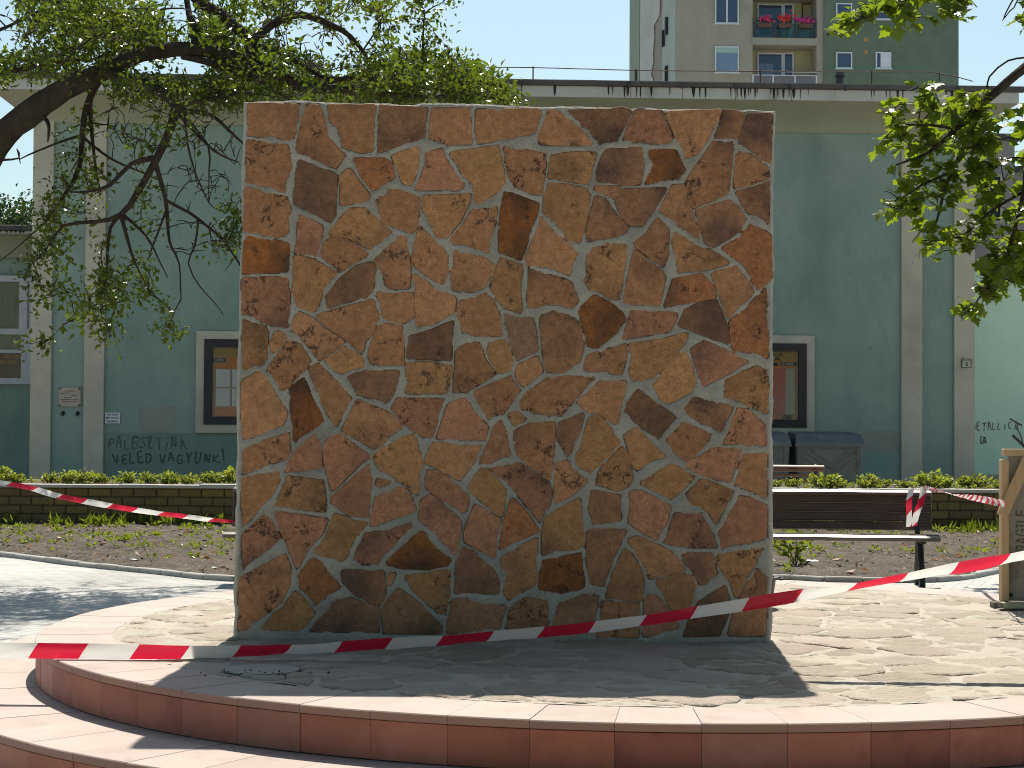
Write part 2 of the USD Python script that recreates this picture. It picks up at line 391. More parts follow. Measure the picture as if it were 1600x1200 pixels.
# ---------------------------------------------------------------- outlines of the wall's stones, read off the face (tone, outline)
ORG = {'A': (360, 140), 'B': (640, 140), 'C': (920, 140), 'D': (360, 430), 'E': (640, 430), 'F': (920, 430), 'G': (360, 720), 'H': (640, 720), 'I': (920, 720)}
STONES = """
t A 105,85 440,93 400,295 370,312 105,288
t A 465,98 550,95 590,190 610,290 690,390 715,410 660,490 415,385 435,230
t A 610,95 905,95 890,390 800,390 700,360 675,250 620,205
d A 935,98 B 108,115 95,300 40,320 A 1100,330 1000,370 920,395
t A 100,310 355,345 375,400 385,480 350,560 345,640 100,575
t A 95,610 240,650 350,670 375,740 355,900 280,925 80,880
o A 85,950 110,915 330,950 365,965 365,1140 80,1150
d A 430,440 640,520 665,540 655,790 630,830 400,715 395,660 410,520
p A 430,770 570,850 580,870 540,1040 400,1020 420,920
t A 745,490 870,660 870,690 690,725 690,600 680,545
r A 770,430 960,430 1010,460 1030,550 890,630 830,560
y A 1010,415 1100,375 B 50,350 60,400 40,520 10,600 A 1130,600 1075,580 1045,490
y A 610,890 750,740 840,740 940,830 1010,890 880,1000 800,960 730,920 620,910
t A 580,960 620,925 720,925 840,1010 860,1030 690,1140 560,1040
t A 905,690 970,660 990,610 1110,640 1190,670 B 65,680 45,860 A 1130,900 1060,870 950,830 940,780
y A 400,1035 520,1060 680,1150 D 640,10 580,90 550,190 525,225 420,195 390,100
d A 690,1175 790,1100 880,1080 910,1120 D 905,30 890,90 850,140 700,170 615,205 600,130
t A 920,1050 1060,910 1100,920 1120,1090 1125,1150 D 1120,80 1050,85 985,90 960,20 A 950,1140 900,1070
p D 75,15 360,10 360,70 370,100 365,330 250,310 75,235
y D 80,275 220,320 235,350 230,520 200,560 80,605 75,440
t D 290,345 350,375 355,395 265,490 250,420
t D 360,410 440,430 500,540 470,590 400,660 350,715 320,720 235,590
t D 430,230 520,270 590,340 720,410 700,440 560,530 430,370 390,345 385,300
t D 545,245 880,155 910,170 930,260 890,360 840,420 825,490 700,390 600,320 550,270
t D 915,110 1145,110 1150,260 1080,300 955,270 930,160
t D 935,300 1070,315 1080,370 1085,565 870,560 865,480 900,350
d E -15,515 0,380 130,345 270,285 260,400 260,530 150,525
y D 590,530 715,450 810,500 830,545 830,565 700,620 650,590
b D 730,630 820,600 1055,600 1050,660 1020,740 980,800 850,760 790,740
t D 490,580 550,550 720,720 755,770 660,945 590,830 560,770 520,680
o D 375,700 460,640 500,720 540,810 580,910 530,950 440,1010 400,1050 385,900
t D 75,660 180,600 240,650 290,760 355,850 350,900 320,935 75,1035 70,800
t D 790,780 950,840 1000,870 1080,955 905,1090 700,970
y E -20,545 150,545 265,570 260,640 235,740 0,740 -20,735
p D 1010,830 1040,770 E 215,770 190,860 140,1015 90,1010 20,970 D 1070,930
t D 75,1085 365,985 370,1100 350,1150 G 200,40 80,85
p D 400,1110 530,990 560,1050 570,1130 575,1190 G 570,50 440,60 340,70 D 370,1160
p D 600,1030 690,990 800,1080 860,1120 870,1140 G 820,10 720,110 640,190 610,100 590,20 D 580,1100
y D 895,1120 950,1080 1080,1000 1150,985 E 40,1020 60,1110 H 85,10 80,50 60,120 55,210 G 1165,215 1080,140 940,60 900,20
t B 140,115 385,120 380,200 390,340 240,345 200,325 120,300
t B 415,125 810,120 830,150 780,270 560,315 430,335 415,260
t B 860,130 920,130 960,160 1050,220 1100,290 1150,345 900,345 800,335 810,280
d B 965,130 1150,125 C 130,125 200,110 270,130 230,210 175,320 60,350 40,300 0,250 B 1080,220 1020,170
p B 95,395 200,365 225,430 290,530 350,600 310,625 35,625 70,550 100,470
y B 250,400 290,385 420,370 555,350 560,390 575,430 590,530 600,580 570,620 540,660 430,720 410,700 395,600 340,540 300,470
t B 590,357 720,375 845,400 850,480 830,655 760,650 650,620 620,560 600,450
y B 880,410 1000,395 1165,390 1130,560 1110,590 1000,570 870,550
y B 90,665 385,655 370,700 330,800 240,920 180,930 130,840 80,740
t B 390,755 545,730 540,830 510,920 490,1020 400,1000 270,960 250,940 300,880
o B 590,640 640,645 805,715 800,760 700,1065 560,1010 560,900 570,760
y B 870,580 960,590 1110,620 1125,660 1110,800 1070,960 990,940 900,830 840,770 840,680
t B 820,790 930,910 1000,970 1050,1020 1000,1160 900,1120 740,1100 725,1060 780,900
b C 40,660 100,680 140,740 190,800 245,860 245,900 130,930 0,950 B 1105,955 1110,850 1140,740
t C 40,600 200,610 210,630 160,680 100,650 40,630
t B 65,850 130,920 200,980 250,1050 245,1130 230,1190 E 220,60 190,60 120,10 B 40,1110 10,1080 20,980 45,910
t B 280,1005 400,1030 480,1060 540,1110 520,1160 490,1200 E 470,80 380,120 270,90 265,20 B 260,1130
t B 30,1150 E 90,30 150,80 290,140 280,230 160,300 50,330 35,250 40,60 B 15,1165
y B 570,1050 700,1095 705,1140 E 690,40 695,180 700,235 600,200 540,150 495,70 B 530,1180 545,1120
t B 740,1110 830,1150 960,1180 E 1000,40 1040,120 1045,170 1020,200 890,190 740,200 735,80
y C 0,985 120,960 230,970 230,1060 210,1200 F 190,150 130,150 70,100 0,80 E 1090,30 B 1110,1175 1110,1040 1140,1000
p C 290,130 455,130 490,220 525,300 510,340 340,335 205,320 230,260
t C 480,140 830,125 800,200 740,310 680,400 640,420 600,420 570,350 540,300
b C 840,125 975,145 925,310 860,300 790,305 800,260 825,190
b C 995,150 1140,150 1140,460 1080,440 1000,360 930,330 960,230
b C 105,370 330,360 340,480 320,590 230,595 45,570 60,480
o C 365,375 560,375 600,500 560,550 350,590 400,470
t C 770,320 900,330 905,380 880,560 870,640 780,690 660,740 630,720 610,570 640,520 730,400
t C 925,370 1020,410 1120,490 1130,550 1020,590 910,620 915,480
b C 1130,570 1130,840 1060,800 990,770 920,640 1040,605
b C 220,625 490,615 440,700 400,770 340,850 270,850 240,840 190,760 170,700
t C 595,590 620,650 640,750 680,880 690,950 600,880 440,760 480,680 520,600
b C 670,750 880,690 930,730 980,810 950,890 780,985 740,970 690,860
r C 1005,825 1140,910 1140,1180 F 1110,45 1060,90 1010,30 C 1030,1180 960,1090 830,990 940,920 970,880
b C 430,800 480,850 500,890 495,980 500,1040 470,1110 380,1050 290,980 280,960 360,900
y C 530,880 600,930 700,990 760,1000 880,1080 800,1110 660,1140 560,1145 540,1020 520,940
t C 285,995 460,1140 F 475,20 440,185 215,180 240,30 C 255,1130
r C 520,1185 700,1150 720,1170 F 730,20 780,70 790,140 660,165 470,195 500,120 530,20
t C 775,1145 920,1100 980,1170 F 1010,60 1030,110 870,270 840,190 800,80 775,20 C 770,1200
o F 0,130 40,125 180,200 220,240 230,280 180,350 60,460 0,440 E 1110,440 1100,370 1060,230 1070,200 1150,130
p F 265,220 550,235 540,290 500,350 210,400 240,310
d F 600,220 690,170 795,155 830,230 870,330 880,430 760,390 640,340 560,310
r F 1110,70 1120,520 1070,500 900,480 890,400 880,290 990,190
y F 250,430 440,405 610,360 620,370 600,430 500,560 390,650 270,665 255,600 270,500
p F 640,460 720,410 860,470 1000,540 880,610 710,700 690,640 660,540
y F 400,680 500,560 600,460 640,560 670,670 640,730 500,810 440,770
t F 0,500 100,460 235,430 240,500 200,620 0,600 E 1090,590 1100,540
y F 850,650 1050,570 1110,590 1125,720 1115,870 1060,850 960,800 840,760
b F 600,830 650,760 900,820 830,980 700,920 620,870
d F 300,700 330,720 420,800 550,890 460,980 440,1030 340,960 220,850 240,790
t E 1045,795 1190,660 F 230,665 215,780 180,950 60,860 E 1110,850
y F 220,1000 300,955 400,1060 480,1130 I 420,0 300,60 280,30 260,0 F 250,1100
t F 480,1030 590,920 760,990 740,1040 620,1170 540,1110
p F 840,1050 930,830 1000,840 1100,940 1110,1070 1000,1065 930,1050
p F 700,1130 760,1080 960,1085 950,1110 I 930,20 890,140 780,110 690,80 600,40 630,0
t F 970,1120 1110,1110 I 1110,230 1050,200 910,150 940,30
t E 300,190 320,160 400,140 480,100 520,160 560,250 580,380 430,380 330,350 300,260
g E 600,240 690,270 770,270 790,360 800,470 670,530 650,500 620,380 590,300
b E 815,260 900,215 990,250 1060,290 1090,430 1060,540 960,610 860,600 840,520
t E 290,470 350,430 430,415 450,460 470,520 540,620 420,690 350,730 275,730
y E 500,420 600,400 650,540 630,600 550,610 485,480
t E 680,555 800,510 830,600 710,700 670,640 660,580
t E 400,730 630,630 690,720 590,860 490,900 440,820
t E 690,800 720,740 870,640 1000,630 1160,640 1030,780 950,890 800,860 700,840
p E 345,770 490,950 480,1030 330,1035 170,1020 240,810 290,785
y E 615,870 670,850 730,900 650,940
p E 570,895 600,950 640,1130 510,1175 430,1180 500,1020 530,930
t E 650,970 740,930 910,915 890,1180 H 880,130 720,10 E 660,1110
d E 940,920 1090,860 1060,980 1010,1110 990,1130 930,1040 920,990
y E 1130,885 F 60,870 140,960 200,1045 120,1130 I 20,80 H 1125,90 1040,20 E 1045,1110
y F 90,1185 205,1065 240,1120 I 260,20 270,110 240,160 180,185 40,140 50,80
y G 75,110 300,65 310,120 270,220 210,270 75,420 70,250
y G 360,95 580,125 590,200 600,320 430,300 270,280 320,190
p G 870,20 890,110 880,170 860,350 740,340 630,260 640,220 760,110
t G 920,110 1000,125 1010,145 950,165 905,150
p G 910,230 1060,165 1110,190 1160,310 880,410 880,370
p G 70,460 210,330 260,370 320,490 200,580 80,680
p G 270,310 430,340 610,365 580,450 480,560 420,680 360,540 310,430
y G 650,330 720,350 760,375 860,385 760,510 730,600 690,630 520,575 600,470
p G 840,450 960,440 1130,390 1130,410 960,590 930,650 830,650 770,610
t G 60,735 220,640 345,580 380,680 375,760 320,880 110,1055 50,1060
r G 510,600 560,620 690,790 640,820 540,900 440,790 420,720
b G 700,685 960,690 970,850 930,910 780,840 700,750
b G 650,880 760,860 930,920 930,1070 490,1065 560,990
y G 400,820 440,840 530,950 480,1020 430,1060 190,1055 260,960 330,910
o G 970,640 1130,480 H 80,440 170,540 260,625 240,650 110,680 G 1060,670
t G 995,700 1035,705 995,790 985,760
y G 1085,715 H 130,700 265,680 255,800 225,960 190,960 G 1150,820
b G 1050,800 1180,890 H 100,930 200,1040 200,1080 G 960,1075 950,920 990,860
p H 110,60 180,60 320,170 370,220 360,310 330,330 250,280 100,170 95,110
p H 130,210 230,290 310,360 320,420 290,590 60,360 70,250
t E 150,1045 320,1060 450,1065 410,1160 H 390,20 320,125 200,60 100,10 E 105,1120
y H 350,170 450,45 490,50 610,180 580,350 540,330
p H 500,50 620,25 680,10 870,140 890,200 870,280 840,310 820,390 620,140
r H 640,230 720,310 810,440 740,470 560,560 580,420
p H 410,270 570,370 540,500 540,610 350,510 340,460
b H 330,530 400,570 550,690 570,760 550,830 350,820 280,830 290,650
t H 580,590 800,480 790,620 800,720 780,780 620,870 590,820 600,720 570,640
y H 830,440 850,350 1060,230 1085,400 1090,540 830,590
o H 830,620 1070,580 1090,780 1080,800 960,830 810,800
t H 910,20 980,0 1110,110 1110,140 990,230 910,270 905,150
b H 260,870 330,860 480,900 600,910 560,1050 230,1080 250,940
t H 720,850 860,880 870,1030 600,1050 630,930
b H 940,890 1090,830 1180,850 1160,1030 890,1040
b I 10,180 190,215 200,370 30,400 0,300
b H 1110,440 I 20,425 235,430 150,610 95,780 30,775 H 1130,760 1105,600
p I 260,190 330,190 490,265 510,290 480,400 430,500 360,460 250,390
y I 320,140 510,20 560,40 670,100 580,190 510,240 420,190
y I 700,115 780,140 900,190 800,410 750,320 690,280 640,270 610,210
p I 940,220 1000,230 1110,280 1110,480 1000,520 830,545 810,450 870,330
p I 530,330 700,325 780,470 800,545 560,535 460,510 500,430
t I 240,490 300,470 420,520 550,590 600,690 380,735 340,650
t I 230,540 320,660 340,760 335,870 110,860 110,840 150,700
b I 570,580 770,580 790,680 800,700 720,770 690,770 650,690 600,640
y I 800,590 930,555 1090,545 1040,640 920,860 880,750 800,640
t I 420,750 560,710 650,720 670,790 620,930 540,950 480,870
p I 350,870 370,840 430,840 540,990 560,1050 340,1100
d I 690,880 850,780 880,870 870,960 820,1090 590,1100 630,980
b I 1050,670 1110,730 1100,1090 870,1090 900,950 980,780
t I 80,880 310,890 310,1100 50,1100
"""


def stone_outlines():
    out = []
    for line in STONES.strip().splitlines():
        tone, *tok = line.split()
        o, pts = None, []
        for t in tok:
            if t in ORG:
                o = ORG[t]
            else:
                a, b = t.split(',')
                pts.append((o[0] + float(a) / 4, o[1] + float(b) / 4))
        out.append((tone, pts))
    return out
# ---------------------------------------------------------------- the stone wall
YW, TH = 8.46, 0.32
WTL, WTR, WBL, WBR = (at_y(x, y, YW) for x, y in ((379, 156.5), (1211.5, 171.5), (364, 1001), (1206, 1007)))
WBASE = np.array([0.5 * (WBL[0] + WBR[0]), YW, 0.0])
wall = thing('stone_wall', 'square free-standing wall of brown irregular stones in grey mortar on the round platform', 'wall', WBASE)
M_mortar = surf('wall_mortar', (0.35, 0.335, 0.285), (0.47, 0.455, 0.395), scale=5, detail=8, bump=0.8, bscale=70, bdist=0.012, rough=0.92, spec=0.2, stain=(0.27, 0.265, 0.235), stain_scale=2.3, speck=(0.23, 0.21, 0.18), speck_scale=110, speck_at=0.70)
TONES = {'t': [((0.471, 0.239, 0.114), (0.384, 0.193, 0.096), (0.193, 0.102, 0.061), 0.20, 0.03), ((0.456, 0.228, 0.110), (0.365, 0.178, 0.089), (0.172, 0.093, 0.058), 0.26, 0.14)],
         'p': [((0.456, 0.218, 0.125), (0.394, 0.190, 0.106), (0.202, 0.107, 0.072), 0.20, 0.04), ((0.437, 0.206, 0.117), (0.356, 0.170, 0.094), (0.164, 0.090, 0.061), 0.26, 0.15)],
         'y': [((0.485, 0.257, 0.114), (0.403, 0.211, 0.093), (0.216, 0.121, 0.061), 0.20, 0.03), ((0.460, 0.239, 0.107), (0.365, 0.190, 0.084), (0.178, 0.100, 0.053), 0.28, 0.13)],
         'b': [((0.384, 0.193, 0.100), (0.308, 0.156, 0.086), (0.120, 0.069, 0.051), 0.46, 0.04), ((0.403, 0.204, 0.102), (0.308, 0.156, 0.083), (0.106, 0.061, 0.046), 0.5, 0.08)],
         'd': [((0.327, 0.167, 0.086), (0.234, 0.122, 0.069), (0.125, 0.072, 0.049), 0.56, 0.05)],
         'o': [((0.346, 0.125, 0.033), (0.193, 0.082, 0.031), (0.081, 0.043, 0.027), 0.45, 0.1)],
         'r': [((0.423, 0.174, 0.070), (0.332, 0.144, 0.066), (0.144, 0.074, 0.048), 0.3, 0.11)],
         'g': [((0.317, 0.181, 0.107), (0.240, 0.141, 0.091), (0.129, 0.084, 0.067), 0.46, 0.03)]}
NM = dict(t='tan', p='pink_brown', y='ochre', b='brown', d='dark_brown', o='rust', r='red_brown', g='grey_brown')
WM = {k: [wall_stone(f'{NM[k]}_stone' + ('_veined' if i else ''), *a) for i, a in enumerate(v)] for k, v in TONES.items()}
rng = np.random.default_rng(11)
GRID = 0.006
polys = []
for tone, px in stone_outlines():
    p = Polygon([((w := at_y(x, y, YW))[0], w[2]) for x, y in px]).buffer(0)
    p = p if p.geom_type == 'Polygon' else max(p.geoms, key=lambda g: g.area)
    p = p.buffer(-0.006).buffer(0.0105)
    polys.append((tone, p))
VEIN = {'t': 0.58, 'p': 0.62, 'y': 0.55, 'b': 0.35}
for tone, p in polys:
    top = 0.0035 + rng.uniform(-0.0015, 0.0025)
    V, F = slab_piece(p, top, 0.03, 0.0028, 0.0042, 0.03, rng, tilt=0.005, edge=0.0035)
    # a -> x, b -> z, height -> towards the viewer (-y)
    W = np.c_[V[:, 0] - WBASE[0], -V[:, 2], V[:, 1]]
    ms = WM[tone]
    m = ms[-1] if len(ms) > 1 and rng.random() < VEIN[tone] else ms[0]
    obj('stone', (W, F), m, wall, smooth=50)

# mortar body: fine front grid that swells in the joints and lies back behind the stones
NX, NZ = 430, 430
s, t = np.meshgrid(np.linspace(0, 1, NX), np.linspace(0, 1, NZ), indexing='ij')


def face(s, t):
    b = WBL + s[..., None] * (WBR - WBL)
    u = WTL + s[..., None] * (WTR - WTL)
    p = b + t[..., None] * (u - b)
    return p


P = face(s, t)
res = 0.003
x0, z0 = P[..., 0].min() - 0.05, P[..., 2].min() - 0.05
W_, H_ = int((P[..., 0].max() + 0.05 - x0) / res), int((P[..., 2].max() + 0.05 - z0) / res)
im = Image.new('L', (W_, H_)); dr = ImageDraw.Draw(im)
for _, p in polys:
    dr.polygon([((a - x0) / res, (b - z0) / res) for a, b in p.exterior.coords], fill=255)
on = np.asarray(im) > 127
sd = (distance_transform_edt(~on) - distance_transform_edt(on)) * res           # > 0 in the joints
ii = np.clip(((P[..., 2] - z0) / res).astype(int), 0, H_ - 1); jj = np.clip(((P[..., 0] - x0) / res).astype(int), 0, W_ - 1)
d = sd[ii, jj]
q = np.stack([P[..., 0], P[..., 2], np.zeros_like(s)], -1)
nz = meshkit.fbm(q * 14, 5, 21); n2 = meshkit.fbm(q * 60, 3, 5); n3 = meshkit.fbm(q * 5, 3, 40)
lap = 0.0045 + 0.013 * np.clip(nz - 0.45, 0, 1) * 2
h = 0.0030 + 0.012 * (nz - 0.5) + 0.006 * (n2 - 0.5) + 0.006 * (n3 - 0.5) + 0.004 * np.clip(d / 0.015, 0, 1)
h = np.where(d > -lap, h, -0.016)
mg = np.minimum.reduce([s, 1 - s, t + 0.02, 1 - t]) * 2.5                          # metres to the nearest free edge
h = h - 0.022 * np.clip(1 - mg / 0.022, 0, 1) ** 2
wob = lambda p, k, sd_: (meshkit.fbm(p * k, 4, sd_) - 0.5)
FR = P.copy()
ragged = np.clip(1 - mg / 0.05, 0, 1)
FR[..., 0] += 0.022 * wob(q + 7, 9, 61) * ragged * (np.abs(s - 0.5) > 0.48)
FR[..., 2] += 0.026 * wob(q + 3, 8, 62) * ragged * (t > 0.97)
FR[..., 1] = YW - h
FR[:, 0, 2] = -0.02
def strip(boundary, nd, seed, out):
    """A rough face from a front boundary (n,3) back to the rear of the wall."""
    k = len(boundary); rows_ = []
    for r in range(nd):
        a = r / (nd - 1)
        p = boundary.copy(); p[:, 1] = boundary[:, 1] * (1 - a) + (YW + TH) * a
        amp = 0.016 * math.sin(math.pi * min(1, a * 1.0)) if 0 < r < nd - 1 else 0
        p = p + out * (amp * 2 * wob(p, 9, seed) + 0.3 * amp)[:, None] if r else p
        rows_.append(p)
    V = np.stack(rows_)
    i, j = np.meshgrid(np.arange(nd - 1), np.arange(k - 1), indexing='ij')
    return V.reshape(-1, 3), np.stack([i * k + j, i * k + j + 1, (i + 1) * k + j + 1, (i + 1) * k + j], -1).reshape(-1, 4)
i, j = np.meshgrid(np.arange(NX - 1), np.arange(NZ - 1), indexing='ij')
fq = np.stack([i * NZ + j, (i + 1) * NZ + j, (i + 1) * NZ + j + 1, i * NZ + j + 1], -1).reshape(-1, 4)
front = (FR.reshape(-1, 3), fq)
topS = strip(FR[:, -1], 14, 3, np.array([0, 0, 1.0]))
lefS = strip(FR[0][::-1], 14, 4, np.array([-1.0, 0, 0]))
rigS = strip(FR[-1], 14, 5, np.array([1.0, 0, 0]))
rigS = (rigS[0], rigS[1][:, ::-1]); topS = (topS[0], topS[1]); 
rear = np.array([FR[0, 0], FR[-1, 0], FR[-1, -1], FR[0, -1]]); rear[:, 1] = YW + TH
back = (rear, np.array([(0, 3, 2), (0, 2, 1)]))
BV, BF = cat_mesh([front, topS, lefS, rigS, back])
obj('mortar_body', (BV - WBASE, BF), M_mortar, wall, smooth=60)
# ---------------------------------------------------------------- round platform: rough paving, coping and riser tiles, lower step
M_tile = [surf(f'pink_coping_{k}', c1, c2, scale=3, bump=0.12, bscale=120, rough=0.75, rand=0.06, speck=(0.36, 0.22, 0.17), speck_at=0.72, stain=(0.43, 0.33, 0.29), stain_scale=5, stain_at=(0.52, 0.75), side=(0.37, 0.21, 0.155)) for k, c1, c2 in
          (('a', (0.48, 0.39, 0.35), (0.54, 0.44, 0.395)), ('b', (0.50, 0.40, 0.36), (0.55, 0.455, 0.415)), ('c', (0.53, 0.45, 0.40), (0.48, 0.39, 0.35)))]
M_rise = [surf(f'red_riser_{k}', c1, c2, scale=4, detail=8, bump=0.35, bscale=70, rough=0.6, spec=0.35, rand=0.12, stain=st, stain_scale=5, stain_at=(0.5, 0.68)) for k, c1, c2, st in
          (('a', (0.364, 0.125, 0.081), (0.414, 0.157, 0.106), (0.302, 0.095, 0.061)), ('b', (0.308, 0.095, 0.063), (0.364, 0.122, 0.078), (0.246, 0.074, 0.051)), ('c', (0.336, 0.142, 0.101), (0.302, 0.123, 0.085), (0.381, 0.180, 0.133)), ('d', (0.370, 0.119, 0.069), (0.409, 0.142, 0.083), (0.302, 0.095, 0.063)))]
M_bed = surf('paving_mortar', (0.45, 0.405, 0.335), (0.52, 0.475, 0.40), scale=6, bump=0.6, bscale=60, rough=0.95)
M_pave = [surf(f'rough_paving_{k}', c1, c2, scale=4, detail=8, bump=1.0, bscale=42, bdist=0.016, rough=0.9, rand=0.10, stain=st, stain_scale=3, speck=(0.22, 0.18, 0.14), speck_scale=60, speck_at=0.71) for k, c1, c2, st in
          (('a', (0.40, 0.34, 0.27), (0.46, 0.41, 0.335), (0.35, 0.30, 0.24)), ('b', (0.42, 0.345, 0.285), (0.475, 0.41, 0.345), (0.37, 0.305, 0.25)), ('c', (0.37, 0.32, 0.25), (0.435, 0.385, 0.305), (0.31, 0.27, 0.205)))]
rng = np.random.default_rng(23)


def arc_tile(r0, r1, a0, a1, z0, z1, n=4, bev=0.004):
    """A tile between two radii and two angles with a chamfered upper outer edge."""
    a = np.linspace(a0, a1, n + 1)
    prof = [(r0, z0), (r0, z1), (r1 - bev, z1), (r1, z1 - bev), (r1, z0)]
    V = np.array([[(r * math.cos(t), r * math.sin(t), z) for r, z in prof] for t in a])
    k = len(prof)
    F = []
    for i in range(n):
        for j in range(k):
            p, q_ = i * k + j, i * k + (j + 1) % k
            F += [(p, p + k, q_ + k), (p, q_ + k, q_)]
    for base, flip in ((0, 0), (n * k, 1)):
        for j in range(1, k - 1):
            F.append((base, base + j, base + j + 1) if not flip else (base, base + j + 1, base + j))
    V = V.reshape(-1, 3)
    F = np.array(F)
    m = trimesh.Trimesh(V, F, process=False)
    if m.volume < 0:
        F = F[:, ::-1]
    return V, F


def ring_of_tiles(parent, rin, rout, rris, ztop, zbot, count, phase):
    for k in range(count):
        a0, a1 = phase + k * 2 * math.pi / count, phase + (k + 1) * 2 * math.pi / count
        gap = 0.0009 / rout
        dz = rng.normal(0, 0.0006)
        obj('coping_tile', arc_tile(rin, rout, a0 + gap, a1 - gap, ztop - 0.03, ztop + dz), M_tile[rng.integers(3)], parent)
        obj('riser_tile', arc_tile(rris - 0.02, rris + rng.normal(0, 0.0012), a0 + gap, a1 - gap, zbot, ztop - 0.033, bev=0.002), M_rise[rng.integers(4)], parent)


def drum(r, z0, z1, n=128):
    return trimesh.creation.cylinder(radius=r, height=z1 - z0, sections=n, transform=trimesh.transformations.translation_matrix((0, 0, (z0 + z1) / 2)))


PB = np.array([DC[0], DC[1], GZ])
step = thing('round_step', 'lower curved step of pink stone tiles around the platform', 'step', PB)
obj('core', drum(R2 - 0.022, 0.0, 0.154 - 0.028), M_bed, step, smooth=30)
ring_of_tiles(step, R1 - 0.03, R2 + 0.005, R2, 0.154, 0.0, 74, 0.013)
PB2 = PB + np.array([0, 0, 0.154])
plat = thing('round_platform', 'round raised platform paved with rough beige stones inside a pink tiled rim', 'platform', PB2)
ph = math.atan2(6.16 - DC[1], 0.36 - DC[0])
obj('core', drum(R1 - 0.022, 0.004, 0.176 - 0.028), M_bed, plat, smooth=30)
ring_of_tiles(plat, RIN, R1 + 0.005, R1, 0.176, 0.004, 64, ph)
# mortar bed between the rough stones
COV = at_z(410, 1048, 0.0)[:2] - DC
gx = np.linspace(-RIN, RIN, 260)
X, Y = np.meshgrid(gx, gx, indexing='ij')
rr = np.hypot(X, Y); sc = np.where(rr > RIN, RIN / np.maximum(rr, 1e-9), 1.0)
X, Y = X * sc, Y * sc
q = np.stack([X, Y, np.zeros_like(X)], -1)
Z = 0.176 - 0.0005 + 0.012 * (meshkit.fbm(q * 7, 4, 8) - 0.5) + 0.006 * (meshkit.fbm(q * 30, 2, 9) - 0.5)
Z = Z - 0.035 * (np.hypot(X - COV[0], Y - COV[1]) < 0.158)
k = len(gx)
i, j = np.meshgrid(np.arange(k - 1), np.arange(k - 1), indexing='ij')
qf = np.stack([i * k + j, (i + 1) * k + j, (i + 1) * k + j + 1, i * k + j + 1], -1).reshape(-1, 4)
obj('mortar_bed', (np.stack([X, Y, Z], -1).reshape(-1, 3), qf), M_bed, plat, smooth=True)
# irregular stones
pts = []
while len(pts) < 205:
    best, bd = None, -1
    for _ in range(12):
        a, r = rng.uniform(0, 2 * math.pi), RIN * math.sqrt(rng.uniform(0, 1)) * 1.04
        c = np.array([r * math.cos(a), r * math.sin(a)])
        dd = min([np.linalg.norm((c - p) * (1, 1.25)) for p in pts] or [9])
        if dd > bd:
            best, bd = c, dd
    pts.append(best)
pts = np.array(pts)
far = np.array([(9 * math.cos(a), 9 * math.sin(a)) for a in np.linspace(0, 2 * math.pi, 24, endpoint=False)])
vor = Voronoi(np.vstack([pts, far]))
disc = Point(0, 0).buffer(RIN - 0.012, 48)
hole = Point(*COV).buffer(0.158, 24)
under = sbox(WBL[0] - DC[0] + 0.02, YW + 0.03 - DC[1], WBR[0] - DC[0] - 0.02, YW + TH - 0.02 - DC[1])
for k in range(len(pts)):
    reg = vor.regions[vor.point_region[k]]
    if -1 in reg or not reg:
        continue
    p = Polygon(vor.vertices[reg]).intersection(disc).difference(hole).difference(under)
    p = p.buffer(-0.016).buffer(-0.012).buffer(0.012)
    if p.is_empty or p.area < 0.006:
        continue
    V, F = slab_piece(p, 0.176 + 0.003 + rng.uniform(-0.004, 0.004), 0.05, 0.007, 0.0095, 0.04, rng, tilt=0.009, edge=0.020)
    obj('paving_stone', (V, F), M_pave[rng.integers(3)], plat, smooth=40)
cover = thing('round_cover', 'flat round grey concrete cover set in the shaded platform paving', 'cover', (DC[0] + COV[0], DC[1] + COV[1], -0.02))
M_cov = surf('grey_cover', (0.36, 0.35, 0.32), (0.45, 0.44, 0.40), scale=9, bump=0.3, bscale=80, rough=0.9)
cm = trimesh.creation.cylinder(radius=0.15, height=0.03, sections=48); cm.apply_translation((0, 0, 0.013))
obj('lid', cm, M_cov, cover, smooth=30)
rim = trimesh.creation.annulus(r_min=0.1515, r_max=0.1555, height=0.028, sections=48); rim.apply_translation((0, 0, 0.009))
obj('rim', rim, surf('dark_joint', (0.07, 0.065, 0.06), (0.11, 0.10, 0.09), rough=0.95), cover, smooth=30)
# crumbs of mortar and dirt round the cover
cr = []
for _ in range(24):
    a, r = rng.uniform(3.3, 6.1), abs(rng.normal(0.2, 0.1))
    s_ = rng.uniform(0.002, 0.0055)
    b = trimesh.creation.icosphere(subdivisions=0, radius=s_)
    b.vertices *= rng.uniform(0.5, 1.2, 3); b.apply_translation((DC[0] + COV[0] + r * math.cos(a), DC[1] + COV[1] - 0.05 + 0.6 * r * math.sin(a), 0.009))
    cr.append(b)
tag(obj('crumbs', cat_mesh(cr), surf('dark_crumb', (0.06, 0.05, 0.04), (0.12, 0.10, 0.08))), 'dark crumbs of mortar and dirt scattered around the round cover', 'crumbs', kind='stuff')
# black mortar tub behind the wall's right edge
tub = thing('mortar_tub', 'black plastic tub on the platform peeking from behind right edge of the wall', 'tub', (1.30, 10.1, 0.0))
M_blk = surf('black_plastic', (0.012, 0.012, 0.012), (0.02, 0.02, 0.02), rough=0.5, spec=0.4)
prof = np.array([(0.0, 0.006), (0.165, 0.006), (0.19, 0.168), (0.205, 0.168), (0.205, 0.176), (0.183, 0.176), (0.157, 0.016), (0.0, 0.016)])
obj('bucket', trimesh.creation.revolve(prof, sections=40), M_blk, tub, smooth=30)
for sgn in (-1, 1):
    th = np.linspace(-0.5, 0.5, 9)
    obj('handle', tube([(sgn * (0.2 + 0.03 * math.cos(a * 3)), 0.08 * math.sin(a * 3), 0.165) for a in th], 0.006, 6), M_blk, tub, smooth=True)
